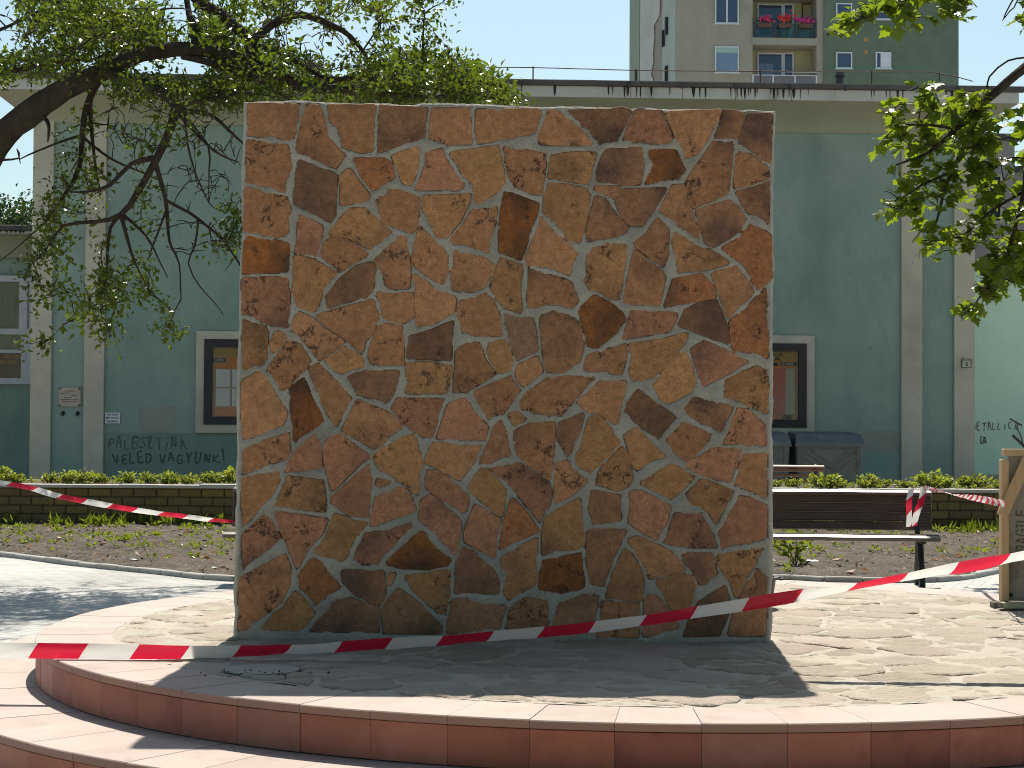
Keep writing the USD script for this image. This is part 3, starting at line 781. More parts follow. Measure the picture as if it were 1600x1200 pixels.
# ---------------------------------------------------------------- added row of unseen trees behind the viewer, blocking sky to deepen the shade
def park_tree(rng, h, r):
    tr = tube(spline([(0, 0, 0), (0.08, 0.05, h * 0.25), (0.0, 0.1, h * 0.6), (0.1, 0, h * 0.9)], 0.4), np.linspace(0.28, 0.06, len(spline([(0, 0, 0), (0.08, 0.05, h * 0.25), (0.0, 0.1, h * 0.6), (0.1, 0, h * 0.9)], 0.4))), 10)
    cs = []
    for _ in range(210):
        d = rng.normal(0, 1, 3); d /= np.linalg.norm(d)
        c = d * rng.uniform(0.45, 1.0) ** 0.5 * np.array([r, r * 0.85, h * 0.40]) + (0, 0, h * 0.60)
        cs.append(c + rng.normal(0, 0.42, (90, 3)))
    cs = np.vstack(cs)
    n = len(cs)
    a = rng.normal(0, 1, (n, 3)); a /= np.linalg.norm(a, axis=1)[:, None]
    b = np.cross(a, rng.normal(0, 1, (n, 3))); b /= np.linalg.norm(b, axis=1)[:, None]
    s = rng.uniform(0.10, 0.19, n)[:, None]
    V = np.stack([cs - a * s, cs + b * s * 0.6, cs + a * s, cs - b * s * 0.6], 1).reshape(-1, 3)
    k = np.arange(n)[:, None] * 4
    return tr, (V, np.vstack([k + [0, 1, 2], k + [0, 2, 3]]))


M_pbark = surf('park_bark', (0.07, 0.055, 0.04), (0.12, 0.095, 0.07), scale=8, bump=0.8, rough=0.95)
M_pleaf = leaf_mat('park_leaf', (0.035, 0.055, 0.016), (0.06, 0.085, 0.025), (1.3, 1.4, 0.6), 0.35)
rng = np.random.default_rng(91)
rear = []
for k, (x, y) in enumerate([(0.8, -5.6), (-6.8, -5.2), (8.2, -5.4), (-14.0, -3.4), (15.5, -2.8), (-20.5, 2.5), (22.0, 3.0), (-3.4, -12.5), (4.6, -12.0)]):
    if k < 2:
        t = thing('park_tree', 'added unseen tree behind the camera that blocks sky light', 'tree', (x, y, GZ), group='added unseen trees behind the camera')
        a, b = park_tree(rng, 16.0 + k, 4.6)
        obj('trunk', a, M_pbark, t, smooth=True)
        obj('crown', b, M_pleaf, t).SetCustomDataByKey('kind', 'stuff')
        rear.append(t)
    else:
        dup(rear[k % 2], (x, y, GZ), rng.uniform(0, 6.28), 'added unseen tree behind the camera that blocks sky light', rng.uniform(0.9, 1.1))
# ---------------------------------------------------------------- the mint hall behind, its low wings
M_mint = surf('mint_render', (0.243, 0.315, 0.251), (0.288, 0.353, 0.282), scale=1.1, detail=8, bump=0.5, bscale=45, bdist=0.015, rough=0.92, spec=0.2, stain=(0.15, 0.225, 0.18), stain_scale=0.5, stain_at=(0.50, 0.80), stain_stretch=(1.3, 1, 0.6), speck=(0.149, 0.188, 0.155), speck_scale=14, speck_at=0.73)
M_mint2 = surf('pale_mint_render', (0.690, 0.848, 0.622), (0.776, 0.921, 0.680), scale=0.8, bump=0.4, bscale=45, rough=0.92, spec=0.2, stain=(0.569, 0.720, 0.544), stain_scale=0.4)
M_pil = surf('grey_beige_render', (0.472, 0.415, 0.306), (0.537, 0.479, 0.355), scale=1.5, detail=8, bump=0.5, bscale=50, bdist=0.012, rough=0.92, spec=0.2, stain=(0.390, 0.333, 0.239), stain_scale=0.5, speck=(0.236, 0.199, 0.145), speck_scale=11, speck_at=0.74)
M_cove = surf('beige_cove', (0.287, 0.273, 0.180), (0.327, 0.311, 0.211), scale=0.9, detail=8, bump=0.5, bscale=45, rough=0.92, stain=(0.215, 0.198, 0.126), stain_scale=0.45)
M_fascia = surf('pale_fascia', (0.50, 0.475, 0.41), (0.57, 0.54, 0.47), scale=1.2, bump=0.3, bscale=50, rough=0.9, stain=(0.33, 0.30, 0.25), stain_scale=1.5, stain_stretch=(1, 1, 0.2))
M_gut = surf('dark_gutter', (0.05, 0.045, 0.042), (0.085, 0.075, 0.068), scale=2, rough=0.55, spec=0.4)
M_tar = surf('black_drip', (0.018, 0.016, 0.015), (0.04, 0.036, 0.032), scale=8, rough=0.8)
M_rust = surf('rusty_steel', (0.09, 0.05, 0.035), (0.15, 0.085, 0.06), scale=12, rough=0.8)
M_black = surf('black_frame', (0.016, 0.014, 0.013), (0.028, 0.024, 0.022), rough=0.5, spec=0.4)
M_graf = surf('grey_green_spray', (0.045, 0.06, 0.055), (0.085, 0.11, 0.10), scale=9, rough=0.9)
M_graf2 = surf('brown_spray', (0.115, 0.085, 0.08), (0.19, 0.17, 0.16), scale=9, rough=0.9)
M_white = surf('white_paint', (0.62, 0.62, 0.60), (0.70, 0.70, 0.68), scale=3, rough=0.6)
M_ink = surf('dark_print', (0.03, 0.028, 0.026), (0.05, 0.046, 0.043), rough=0.8)

PSI = math.atan(0.045)
E_U, E_D = np.array([math.cos(PSI), math.sin(PSI), 0]), np.array([-math.sin(PSI), math.cos(PSI), 0])
HALL0 = np.array([0.0, 38.0, GZ])


def fac(px, py, off=0.0, org=HALL0):
    """Along and up the facade (local metres) where the survey pixel meets the plane lying off metres behind it."""
    r = ray(px, py)
    t = ((org - CAM) @ E_D + off) / (r @ E_D)
    p = CAM + r * t - org
    return p @ E_U, p[2]


def fbox(x0, y0, x1, y1, d0, d1, bev=0.0, org=HALL0):
    """A box on the facade from a pixel rectangle, from depth d0 to d1 (negative is towards the viewer)."""
    a, b = fac(x0, y0, d0, org), fac(x1, y1, d0, org)
    return box(a[0], b[0], d0, d1, b[1], a[1], bev)


hall = thing('mint_hall', 'long mint green hall with grey pilasters and streaked flat eaves behind the stone wall', 'building', HALL0, PSI)
U = lambda px, off=0.0: fac(px, 500, off)[0]
Zp = lambda py, px=800, off=0.0: fac(px, py, off)[1]
uL, uR = U(48), U(1523.5)
ztop_panel = Zp(207.5, 1300)
zf0, zf1, zg1 = Zp(155, 1100, -0.75), Zp(137.5, 1100, -0.75), Zp(128.5, 1100, -0.8)
DEPTH = 14.0
obj('main_wall', box(uL + 0.02, uR - 0.02, 0.06, DEPTH, 0, zf0), M_mint, hall)
for a, b in ((48.5, 81), (132, 163.5), (1408.5, 1441.5), (1491, 1523.5)):
    obj('pilaster', box(U(a), U(b), 0.0, 0.3, 0, ztop_panel + 0.05, 0.01), M_pil, hall)
# entablature: a flat band that curves out to the eaves
OUT = 0.75
prof = [(0.03, ztop_panel)] + [(-OUT * (t ** 1.7), ztop_panel + (zf0 - ztop_panel) * t) for t in np.linspace(0.05, 1, 10)]
def eaves(prof, ext):
    """The profile (depth, z) swept along the front and returned at both ends; overhang sideways equals overhang forwards."""
    V, F = [], []
    for d, z in prof:
        o = min(d, 0.0)
        V.append([(uL + o * ext, DEPTH, z), (uL + o * ext, d, z), (uR - o * ext, d, z), (uR - o * ext, DEPTH, z)])
    V = np.array(V); k = 4
    for i in range(len(prof) - 1):
        for j in range(3):
            F += [(i * k + j, i * k + j + 1, (i + 1) * k + j + 1), (i * k + j, (i + 1) * k + j + 1, (i + 1) * k + j)]
    return V.reshape(-1, 3), np.array(F)
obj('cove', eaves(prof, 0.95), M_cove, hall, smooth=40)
# eaves fascia in cast lengths with open joints
ul, ur = uL - OUT * 0.95, uR + OUT * 0.95
joints = [ul] + [U(x, -OUT) for x in (178, 352, 497, 666, 806, 984, 1065, 1148, 1236, 1402)] + [ur]
for a, b in zip(joints[:-1], joints[1:]):
    obj('fascia_slab', box(a + 0.006, b - 0.006, -OUT - 0.02, -OUT + 0.4, zf0 + 0.003, zf1, 0.006), M_fascia, hall)
for sgn, u in ((-1, ul), (1, ur)):
    obj('fascia_slab', box(u, u - sgn * 0.4, -OUT + 0.41, DEPTH, zf0 + 0.003, zf1, 0.006), M_fascia, hall)
obj('roof_slab', box(ul + 0.1, ur - 0.1, -OUT + 0.42, DEPTH - 0.1, zf0 + 0.01, zg1 - 0.05), M_gut, hall)
gp = [(-OUT - 0.10, zf1 + 0.004), (-OUT - 0.13, zg1 - 0.02), (-OUT - 0.115, zg1), (-OUT + 0.05, zg1), (-OUT + 0.05, zf1 + 0.004)]
gv = np.array([(u, d, z) for u in (ul - 0.1, ur + 0.1) for d, z in gp]); gf = []
for j in range(5):
    gf += [(j, (j + 1) % 5, 5 + (j + 1) % 5), (j, 5 + (j + 1) % 5, 5 + j)]
gf += [(0, j + 1, j) for j in range(1, 4)] + [(5, 5 + j, 5 + j + 1) for j in range(1, 4)]
obj('gutter', (gv, np.array(gf)), M_gut, hall)
for x in (812, 982, 1065, 1149, 1236, 1322, 1499, 640, 470, 300, 130, 30):
    u = U(x, -OUT - 0.14)
    obj('gutter_bracket', box(u - 0.025, u + 0.025, -OUT - 0.16, -OUT - 0.1, zf1 - 0.04, zg1 - 0.01, 0.005), M_gut, hall)
rng = np.random.default_rng(31)
drips = [(800, 4), (813, 2), (864, 3), (866, 2), (949, 3), (955, 1.5), (974, 3), (979, 5), (993, 2), (999, 2.5), (1016, 4), (1045, 2), (1082, 6), (1092, 2.5), (1101, 3)]
drips += [(1141 + k * 5.2 + rng.normal(0, 1), rng.choice([1.5, 2, 3, 4])) for k in range(9)] + [(1203, 2), (1208, 4), (1214, 2), (1223, 4), (1239, 6), (1232, 2)]
drips += [(1361, 1.5), (1365, 2), (1384, 2), (1390, 1.5), (1402, 4), (1478, 2), (1487, 4), (1250, 1.2), (1262, 1), (1410, 2)]
drips += [(x, rng.choice([1.5, 2, 3, 4])) for x in rng.uniform(30, 780, 44)]
for x, w in drips:
    x = float(x); w = float(w) * 1.0
    ln = rng.uniform(0.5, 1.0) if w < 2.5 else rng.uniform(0.85, 1.02)
    a, b = U(x - w / 2, -OUT), U(x + w / 2, -OUT)
    zb = zf1 + (zf0 - zf1) * ln
    d = -OUT - 0.026
    mid = (a + b) / 2
    v = np.array([(a, d, zf1), (b, d, zf1), (b - 0.2 * (b - a), d, zb + 0.05), (mid, d, zb), (a + 0.2 * (b - a), d, zb + 0.08)])
    v2 = v + (0, 0.007, 0)
    f = [(0, 2, 1), (0, 3, 2), (0, 4, 3)]
    obj('drip_stain', (np.vstack([v, v2]), np.array(f + [(5 + a_, 5 + b_, 5 + c_) for a_, c_, b_ in f] + [(i_, (i_ + 1) % 5, 5 + (i_ + 1) % 5) for i_ in range(5)] + [(i_, 5 + (i_ + 1) % 5, 5 + i_) for i_ in range(5)])), M_tar, hall)
# roof rail
RD = 0.6
rail = obj('roof_rail', cat_mesh([tube([(*(lambda c: (c[0], RD, c[1]))(fac(x, y, RD)),) for x, y in ((560, 100), (760, 105), (833, 105.5), (994, 110), (1188, 111.5), (1362, 112), (1450, 112), (1468, 115), (1498, 121), (1520, 127))], 0.011, 6)]), M_rust, hall)
for x, y in ((690, 103), (833, 105.5), (994, 110), (1188, 111.5), (1362, 112), (1468, 115)):
    u, z = fac(x, y, RD)
    obj('rail_post', tube([(u, RD, zg1 - 0.1), (u, RD, z + 0.02)], 0.016 if x != 994 else 0.03, 6), M_rust, hall)
u, z = fac(1312, 120, 0.9)
obj('roof_vent', cat_mesh([tube([(u, 0.9, zg1 - 0.1), (u, 0.9, z)], 0.09, 10), tube([(u, 0.9, z), (u, 0.9, z + 0.09)], [0.13, 0.1], 10)]), M_gut, hall)
# repainted patches on the render
M_p1 = surf('grey_patch', (0.268, 0.270, 0.211), (0.300, 0.296, 0.231), scale=2, bump=0.4, bscale=45, rough=0.92)
M_p2 = surf('dull_mint_patch', (0.176, 0.237, 0.180), (0.203, 0.259, 0.195), scale=1.5, bump=0.4, bscale=45, rough=0.92)
obj('paint_patch', fbox(218, 634, 273, 675, 0.054, 0.07), M_p1, hall)
obj('paint_patch', fbox(164.5, 676, 372, 760, 0.050, 0.07), M_p2, hall)
obj('paint_patch', fbox(1342, 673, 1407.5, 707, 0.054, 0.07), M_p1, hall)
# display cases
M_board = surf('orange_board', (0.68, 0.20, 0.03), (0.72, 0.24, 0.045), scale=3, rough=0.7)
M_ply = surf('brown_board', (0.44, 0.24, 0.09), (0.5, 0.28, 0.11), scale=4, rough=0.7)
M_amber = surf('amber_board', (0.45, 0.25, 0.06), (0.5, 0.29, 0.08), scale=4, rough=0.7)
M_red = surf('faded_red_poster', (0.55, 0.13, 0.08), (0.6, 0.17, 0.105), scale=3, rough=0.6, stain=(0.5, 0.25, 0.15), stain_scale=1.5)
M_paper = surf('paper_sheet', (0.72, 0.73, 0.72), (0.78, 0.79, 0.78), scale=9, rough=0.7, speck=(0.3, 0.3, 0.32), speck_scale=26, speck_at=0.72)
M_cream = surf('cream_poster', (0.45, 0.43, 0.30), (0.5, 0.48, 0.34), scale=4, rough=0.7)
M_navy = surf('dark_blue_label', (0.02, 0.03, 0.045), (0.03, 0.04, 0.06), rough=0.6)
M_pane = glass_pane('case_glass', (0.97, 0.98, 0.975), 0.12)


def flat_text(text, u, z, h, d, mat, parent, name, bold=True, width=None):
    m = meshkit.text_mesh(text, h, 0.004, bold)
    m.vertices[:, 0] -= m.vertices[:, 0].min()
    w = m.vertices[:, 0].max()
    if width:
        m.vertices[:, 0] *= width / w
    V = np.c_[u + m.vertices[:, 0], d - m.vertices[:, 2], z + m.vertices[:, 1]]
    return obj(name, (V, m.faces), mat, parent)


def ring4(a0, a1, b0, b1, w, d0, d1):
    """Four mitre-free bars round a rectangle (outer edge given), w wide."""
    return cat_mesh([box(a0, a1, d0, d1, b1 - w, b1), box(a0, a1, d0, d1, b0, b0 + w), box(a0, a0 + w, d0, d1, b0 + w, b1 - w), box(a1 - w, a1, d0, d1, b0 + w, b1 - w)])


CASES = []
for left in (True, False):
    if left:
        a0, b1 = fac(307, 517, 0.0); _, b0 = fac(307, 676, 0.0); a1 = a0 + 2.15
    else:
        a1, b1 = fac(1272.5, 524.5, 0.0); _, b0 = fac(1272, 681, 0.0); a0 = a1 - 2.15
    obj('case_surround', ring4(a0, a1, b0, b1, 0.17, -0.02, 0.2), M_pil, hall)
    cf = obj('display_case', ring4(a0 + 0.172, a1 - 0.172, b0 + 0.172, b1 - 0.172, 0.17, -0.05, 0.055), M_black, hall)
    c0, c1, e0, e1 = a0 + 0.343, a1 - 0.343, b0 + 0.343, b1 - 0.343
    obj('backboard', box(c0 - 0.1, c1 + 0.1, 0.048, 0.056, e0 - 0.1, e1 + 0.1), M_ply, cf)
    hgt = e1 - e0
    if left:
        obj('header_board', box(c0 + 0.03, c1, 0.040, 0.046, e1 - 0.15 * hgt, e1 - 0.01), M_amber, cf)
        obj('orange_strip', box(c0 + 0.06, c1, 0.038, 0.046, e1 - 0.30 * hgt, e1 - 0.152 * hgt), M_board, cf)
        obj('label_plate', box(c0 - 0.0, c0 + 0.27, 0.030, 0.037, e1 - 0.215 * hgt, e1 - 0.155 * hgt), M_navy, cf)
        flat_text('13  MOZI', c0 + 0.03, e1 - 0.20 * hgt, 0.05, 0.0295, M_white, cf, 'label_text', width=0.2)
        obj('orange_strip', box(c0 + 0.06, c1, 0.038, 0.046, e0 + 0.0, e0 + 0.135 * hgt), M_board, cf)
        for r in range(2):
            for c in range(4):
                w = 0.30
                x_ = c0 + 0.065 + c * (w + 0.045)
                z_ = e0 + (0.148 + 0.277 * r) * hgt
                if x_ + w < c1:
                    obj('notice_sheet', box(x_, x_ + w, 0.039, 0.046, z_, z_ + 0.258 * hgt), M_paper, cf)
    else:
        obj('header_board', box(c0, c1 - 0.05, 0.040, 0.046, e1 - 0.14 * hgt, e1 - 0.01), M_amber, cf)
        flat_text('HETI  MOZI', c0 + 0.42, e1 - 0.065 * hgt, 0.055, 0.0395, M_ink, cf, 'header_text', width=0.72)
        flat_text('M\u0170SORA', c0 + 0.1, e1 - 0.135 * hgt, 0.085, 0.0395, M_ink, cf, 'header_text', width=1.0)
        obj('orange_strip', box(c0, c1 - 0.06, 0.039, 0.046, e1 - 0.235 * hgt, e1 - 0.145 * hgt), M_board, cf)
        obj('label_plate', box(c1 - 0.38, c1 - 0.03, 0.030, 0.037, e1 - 0.205 * hgt, e1 - 0.155 * hgt), M_navy, cf)
        flat_text('13  MOZI', c1 - 0.36, e1 - 0.195 * hgt, 0.045, 0.0295, M_white, cf, 'label_text', width=0.26)
        obj('dark_strip', box(c0 + 0.3, c1 - 0.44, 0.030, 0.037, e1 - 0.215 * hgt, e1 - 0.165 * hgt), M_ink, cf)
        obj('red_poster', box(c0 + 0.2, c1 - 0.27, 0.030, 0.037, e0 + 0.08 * hgt, e1 - 0.25 * hgt), M_red, cf)
        obj('cream_poster', box(c1 - 0.267, c1 - 0.07, 0.032, 0.038, e0 + 0.08 * hgt, e1 - 0.25 * hgt), M_cream, cf)
        for c in range(6):
            obj('photo_card', box(c0 + 0.1 + c * 0.21, c0 + 0.28 + c * 0.21, 0.033, 0.039, e0 + 0.005 * hgt, e0 + 0.07 * hgt), [M_paper, M_board, M_ink][c % 3], cf)
    obj('glass', box(c0, c1, 0.0, 0.006, e0, e1), M_pane, cf)

# plaque with its two lamps' brackets, arrow sign, house number
pq = thing('stone_plaque', 'square beige memorial plaque with faint lines between the two left pilasters', 'plaque', HALL0, PSI)
a, b = fac(92, 605, 0.06), fac(126.5, 635.5, 0.06)
M_plq = surf('plaque_stone', (0.42, 0.33, 0.25), (0.48, 0.385, 0.295), scale=4, rough=0.7)
obj('slab', box(a[0], b[0], 0.022, 0.058, b[1], a[1], 0.008), M_plq, pq)
w, h = b[0] - a[0], a[1] - b[1]
M_eng = surf('engraved_line', (0.20, 0.14, 0.095), (0.25, 0.18, 0.13), scale=40, rough=0.8)
for row, (l0, l1) in enumerate([(0.3, 0.75), (0.08, 0.5), (0.58, 0.85), (0.25, 0.6), (0.1, 0.9), (0.15, 0.8)]):
    z_ = b[1] + h * (0.80 - 0.11 * row)
    obj('engraving', cat_mesh([box(a[0] + w * t, a[0] + w * min(t + 0.035, l1), 0.019, 0.0225, z_ - 0.012, z_ + 0.012) for t in np.arange(l0, l1 - 0.02, 0.05)]), M_eng, pq)
for fx, fz in ((0.06, 0.92), (0.94, 0.92), (0.06, 0.07), (0.94, 0.07)):
    obj('bolt', tube([(a[0] + w * fx, 0.012, b[1] + h * fz), (a[0] + w * fx, 0.024, b[1] + h * fz)], 0.022, 8), M_rust, pq)
for k, x in enumerate((98.5, 121.5)):
    wr = thing('wall_bracket', ('left' if k == 0 else 'right') + ' dark diamond bracket on the mint wall under the beige plaque', 'bracket', HALL0, PSI, group='diamond brackets under the plaque')
    u, z = fac(x, 645.5, 0.06)
    r_ = 0.052
    v = np.array([(u - r_, 0.058, z), (u, 0.058, z - r_), (u + r_, 0.058, z), (u, 0.058, z + r_), (u, 0.0, z)])
    obj('plate', (v, np.array([(0, 1, 4), (1, 2, 4), (2, 3, 4), (3, 0, 4)])), M_black, wr)
    obj('ring', tube([(u + 0.03 * math.cos(t), -0.004 - 0.0 * t, z - 0.03 + 0.03 * math.sin(t)) for t in np.linspace(0, 6.283, 13)], 0.007, 6), M_black, wr, smooth=True)
sg = thing('arrow_sign', 'small white sign with a left pointing arrow right of the second pilaster', 'sign', HALL0, PSI)
a, b = fac(164.3, 644.5, 0.03), fac(187.5, 661.5, 0.03)
obj('board', box(a[0], b[0], 0.03, 0.048, b[1], a[1], 0.003), M_white, sg)
w, h = b[0] - a[0], a[1] - b[1]
zc = (a[1] + b[1]) / 2
obj('arrow', cat_mesh([box(a[0] + 0.17 * w, b[0] - 0.1 * w, 0.026, 0.0295, zc - 0.007, zc + 0.009),
    (np.array([(a[0] + 0.05 * w, d_, zc) for d_ in (0.026, 0.0295)] + [(a[0] + 0.18 * w, d_, zc + s_ * 0.03) for s_ in (1, -1) for d_ in (0.026, 0.0295)]), np.array([(0, 4, 2), (1, 3, 5), (0, 2, 3), (0, 3, 1), (0, 1, 5), (0, 5, 4), (2, 4, 5), (2, 5, 3)]))]), M_ink, sg)
flat_text('ALX  TOT\u00d3', a[0] + 0.12 * w, b[1] + 0.73 * h, 0.034, 0.0295, M_ink, sg, 'text', width=0.74 * w)
flat_text('BEJ\u00c1RAT', a[0] + 0.14 * w, b[1] + 0.10 * h, 0.034, 0.0295, M_ink, sg, 'text', width=0.72 * w)
nb = thing('house_number', 'small house number plate high on the rightmost grey pilaster', 'sign', HALL0, PSI)
a, b = fac(1502.5, 561, 0.0), fac(1517, 574.5, 0.0)
obj('plate', box(a[0], b[0], -0.022, -0.002, b[1], a[1], 0.003), M_cream, nb)
obj('border', ring4(a[0] - 0.004, b[0] + 0.004, b[1] - 0.004, a[1] + 0.004, 0.012, -0.026, -0.0005), M_ink, nb)
obj('top_strip', box(a[0] + 0.012, b[0] - 0.012, -0.0255, -0.0222, a[1] - 0.045, a[1] - 0.034), M_ink, nb)
flat_text('5', (a[0] + b[0]) / 2 - 0.02, b[1] + 0.035, 0.075, -0.0225, M_ink, nb, 'numeral')

# sprayed writing
STROKES = {
    'P': [[(0, 0), (0, 1), (.6, .95), (.65, .6), (0, .5)]], 'A': [[(0, 0), (.4, 1), (.8, 0)], [(.15, .4), (.68, .4)]], 'L': [[(0, 1), (0, 0), (.65, .05)]], 'E': [[(.65, 1), (0, .95), (0, 0), (.65, .02)], [(0, .5), (.5, .52)]],
    'S': [[(.65, .9), (.2, 1), (0, .75), (.6, .35), (.45, 0), (0, .05)]], 'Z': [[(0, .95), (.7, 1), (.05, .05), (.75, 0)]], 'T': [[(-.1, .95), (.85, 1)], [(.4, .97), (.42, 0)]], 'I': [[(.2, .8), (.2, 0)], [(.2, 1.0), (.4, 1.2)]],
    'i': [[(.2, .95), (.2, 0)]], 'N': [[(0, 0), (.05, 1), (.6, .05), (.65, 1)]], 'V': [[(0, 1), (.35, 0), (.75, 1)]], 'D': [[(.05, .95), (.05, .05)], [(-.1, .9), (.55, .85), (.8, .5), (.5, .05), (0, 0)]], 'G': [[(.7, .85), (.3, 1), (0, .6), (.1, .1), (.6, 0), (.7, .4), (.4, .42)]],
    'Y': [[(0, 1), (.35, .5), (.75, 1)], [(.35, .5), (.3, 0)]], 'U': [[(0, 1), (.05, .15), (.35, 0), (.65, .2), (.7, 1)]], 'K': [[(0, 1), (.02, 0)], [(.6, .9), (.05, .45), (.75, 0), (.95, .05)]], '!': [[(.1, 1.5), (.1, .3)], [(.1, .05), (.12, -.02)]], 'C': [[(.65, .85), (.3, 1), (0, .6), (.1, .1), (.6, .05)]], 'M': [[(0, 0), (.05, 1), (.35, .4), (.7, 1), (.75, 0)]], ' ': []}


def sprayed(text, x0, y0, x1, y1, hpx, wpx, depth, org, seed, adv=None):
    """Hand strokes from (x0, y0) to (x1, y1) (baseline, survey pixels) as thin paint ribbons on the plane at depth."""
    r = np.random.default_rng(seed)
    parts = []
    n = len(text)
    for k, ch in enumerate(text):
        f = k / n
        bx, by = x0 + (x1 - x0) * f, y0 + (y1 - y0) * f
        cw = (x1 - x0) / n * 0.8
        jx, jy, sh = r.normal(0, 0.9), r.normal(0, 1.3), r.normal(0.03, 0.14)
        hh = hpx * r.uniform(0.82, 1.2)
        for st in STROKES[ch]:
            p = np.array([fac(bx + jx + (a + sh * b) * cw, by + jy - b * hh, depth, org) for a, b in st])
            p = spline(np.c_[p, np.zeros(len(p))], 0.03)[:, :2]
            t = np.gradient(p, axis=0); t /= np.linalg.norm(t, axis=1, keepdims=True) + 1e-9
            w = wpx * 0.0136 * (0.75 + 0.5 * r.random(len(p)))[:, None] / 2
            nrm = np.c_[-t[:, 1], t[:, 0]]
            q = np.vstack([p + nrm * w, p - nrm * w]); m = len(p)
            dd = depth - 0.0005 * len(parts) / 10
            V = np.c_[q[:, 0], np.full(2 * m, dd), q[:, 1]]
            i = np.arange(m - 1)
            parts.append((V, np.vstack([np.c_[i, m + i, m + i + 1], np.c_[i, m + i + 1, i + 1]])))
    return cat_mesh(parts)


gr = thing('wall_graffiti', 'two lines of dark sprayed graffiti on the mint wall left of the display case', 'graffiti', HALL0, PSI)
obj('word', sprayed('PALESZTINA', 170, 700, 294, 703, 16, 2.0, 0.047, HALL0, 4), surf('faded_spray', (0.075, 0.085, 0.08), (0.12, 0.14, 0.13), scale=9, rough=0.9), gr)
obj('scribble', cat_mesh([sprayed('ZT', 214, 699, 240, 700, 12, 1.6, 0.0445, HALL0, 8)]), _mats['faded_spray'], gr)
obj('word', sprayed('VELED', 178, 722, 242, 722.5, 15, 2.2, 0.046, HALL0, 6), M_graf, gr)
obj('word', sprayed('VAGYUNK', 250, 723, 346, 724, 15, 2.2, 0.046, HALL0, 7), M_graf, gr)
obj('exclamation_mark', sprayed('!', 350, 724, 362, 724, 15, 2.2, 0.046, HALL0, 9), M_graf, gr)

# right wing: set back, paler
WR0 = HALL0 + E_D * 3.2
wingr = thing('right_wing', 'set back pale mint annex with graffiti at the right end of the hall', 'building', WR0, PSI)
ue = fac(1500, 500, 0, WR0)[0]; zt = fac(1560, 216, 0, WR0)[1]; zs = fac(1560, 425, 0, WR0)[1]; um = fac(1592, 300, 0, WR0)[0]
obj('lower_wall', box(ue, ue + 14, 0.0, 9, 0.32, zs), M_mint2, wingr)
obj('plinth', box(ue, ue + 14, -0.02, 9, 0.0, 0.317), M_pil, wingr)
M_grey = surf('grey_upper_render', (0.30, 0.275, 0.25), (0.345, 0.315, 0.285), scale=1.5, bump=0.3, rough=0.9)
obj('upper_wall', box(ue, um, 0.3, 8.5, zs + 0.003, zt), M_grey, wingr)
obj('roof_edge', box(ue - 0.05, um + 0.15, 0.15, 8.6, zt + 0.003, zt + 0.14), M_gut, wingr)
z2 = fac(1595, 258, 0, WR0)[1]
obj('upper_wall', box(um + 0.003, ue + 14, 1.2, 8.5, zs + 0.003, z2), M_grey, wingr)
obj('roof_edge', box(um + 0.16, ue + 14.2, 1.05, 8.6, z2 + 0.003, z2 + 0.12), M_gut, wingr)
M_bluepane = surf('sky_reflecting_pane', (0.02, 0.03, 0.04), (0.03, 0.04, 0.055), rough=0.06, spec=0.9)
for x0, y0, x1, y1 in ((1545, 276, 1562, 346),):
    a, b = fac(x0, y0, 0.3, WR0), fac(x1, y1, 0.3, WR0)
    wf = obj('window', ring4(a[0] - 0.06, b[0] + 0.06, b[1] - 0.06, a[1] + 0.06, 0.07, 0.22, 0.299), M_pil, wingr)
    obj('pane', box(a[0], b[0], 0.262, 0.296, b[1], a[1]), M_bluepane, wf)
gr2 = thing('annex_graffiti', 'brown sprayed word and scrawl on the pale annex wall at the right edge', 'graffiti', WR0, PSI)
obj('word', sprayed('METALLiCA', 1518, 672, 1594, 670, 11, 1.5, -0.004, WR0, 14), M_graf2, gr2)
obj('scrawl', cat_mesh([sprayed('D', 1533, 694, 1545, 694, 13, 1.6, -0.005, WR0, 15), sprayed('A', 1535, 692, 1545, 692, 10, 1.6, -0.006, WR0, 16)]), M_graf2, gr2)
def scratch(pts, w):
    p = np.array([fac(x, y, -0.004, WR0) for x, y in pts]); t = np.gradient(p, axis=0); t /= np.linalg.norm(t, axis=1, keepdims=True); n_ = np.c_[-t[:, 1], t[:, 0]] * w
    q_ = np.vstack([p + n_, p - n_]); m = len(p); i = np.arange(m - 1)
    return np.c_[q_[:, 0], np.full(2 * m, -0.0075), q_[:, 1]], np.vstack([np.c_[i, m + i, m + i + 1], np.c_[i, m + i + 1, i + 1]])
obj('scrawl', cat_mesh([scratch([(1578, 654), (1586, 659), (1597, 665)], 0.02), scratch([(1582, 680), (1592, 689), (1602, 699)], 0.03), scratch([(1588, 668), (1595, 680), (1598, 695)], 0.014)]), M_graf2, gr2)

# left wing: low, with white framed windows
WL0 = HALL0 + E_D * 4.0
wingl = thing('left_wing', 'low annex with white framed windows at the left edge beyond the hall', 'building', WL0, PSI)
fl = lambda x, y: fac(x, y, 0, WL0)
u1 = fl(60, 500)[0]; u0 = u1 - 11
zr, zd, zb, zm, zw1, zw0 = (fl(20, y)[1] for y in (357, 367, 402, 426, 430, 600))
obj('wall', box(u0, u1, 0.25, 8, 0, zr - 0.3), M_mint, wingl)
obj('frieze', box(u0, u1, 0.1, 0.26, zb, zd - 0.01), M_cove, wingl)
obj('eaves_fascia', box(u0, u1, -0.42, 0.3, zd, zr - 0.1, 0.008), M_fascia, wingl)
obj('gutter', box(u0, u1, -0.52, 0.3, zr - 0.098, zr + 0.03, 0.02), M_gut, wingl)
obj('roof_slab', box(u0, u1, 0.3, 8, zr - 0.3, zr + 0.02), M_gut, wingl)
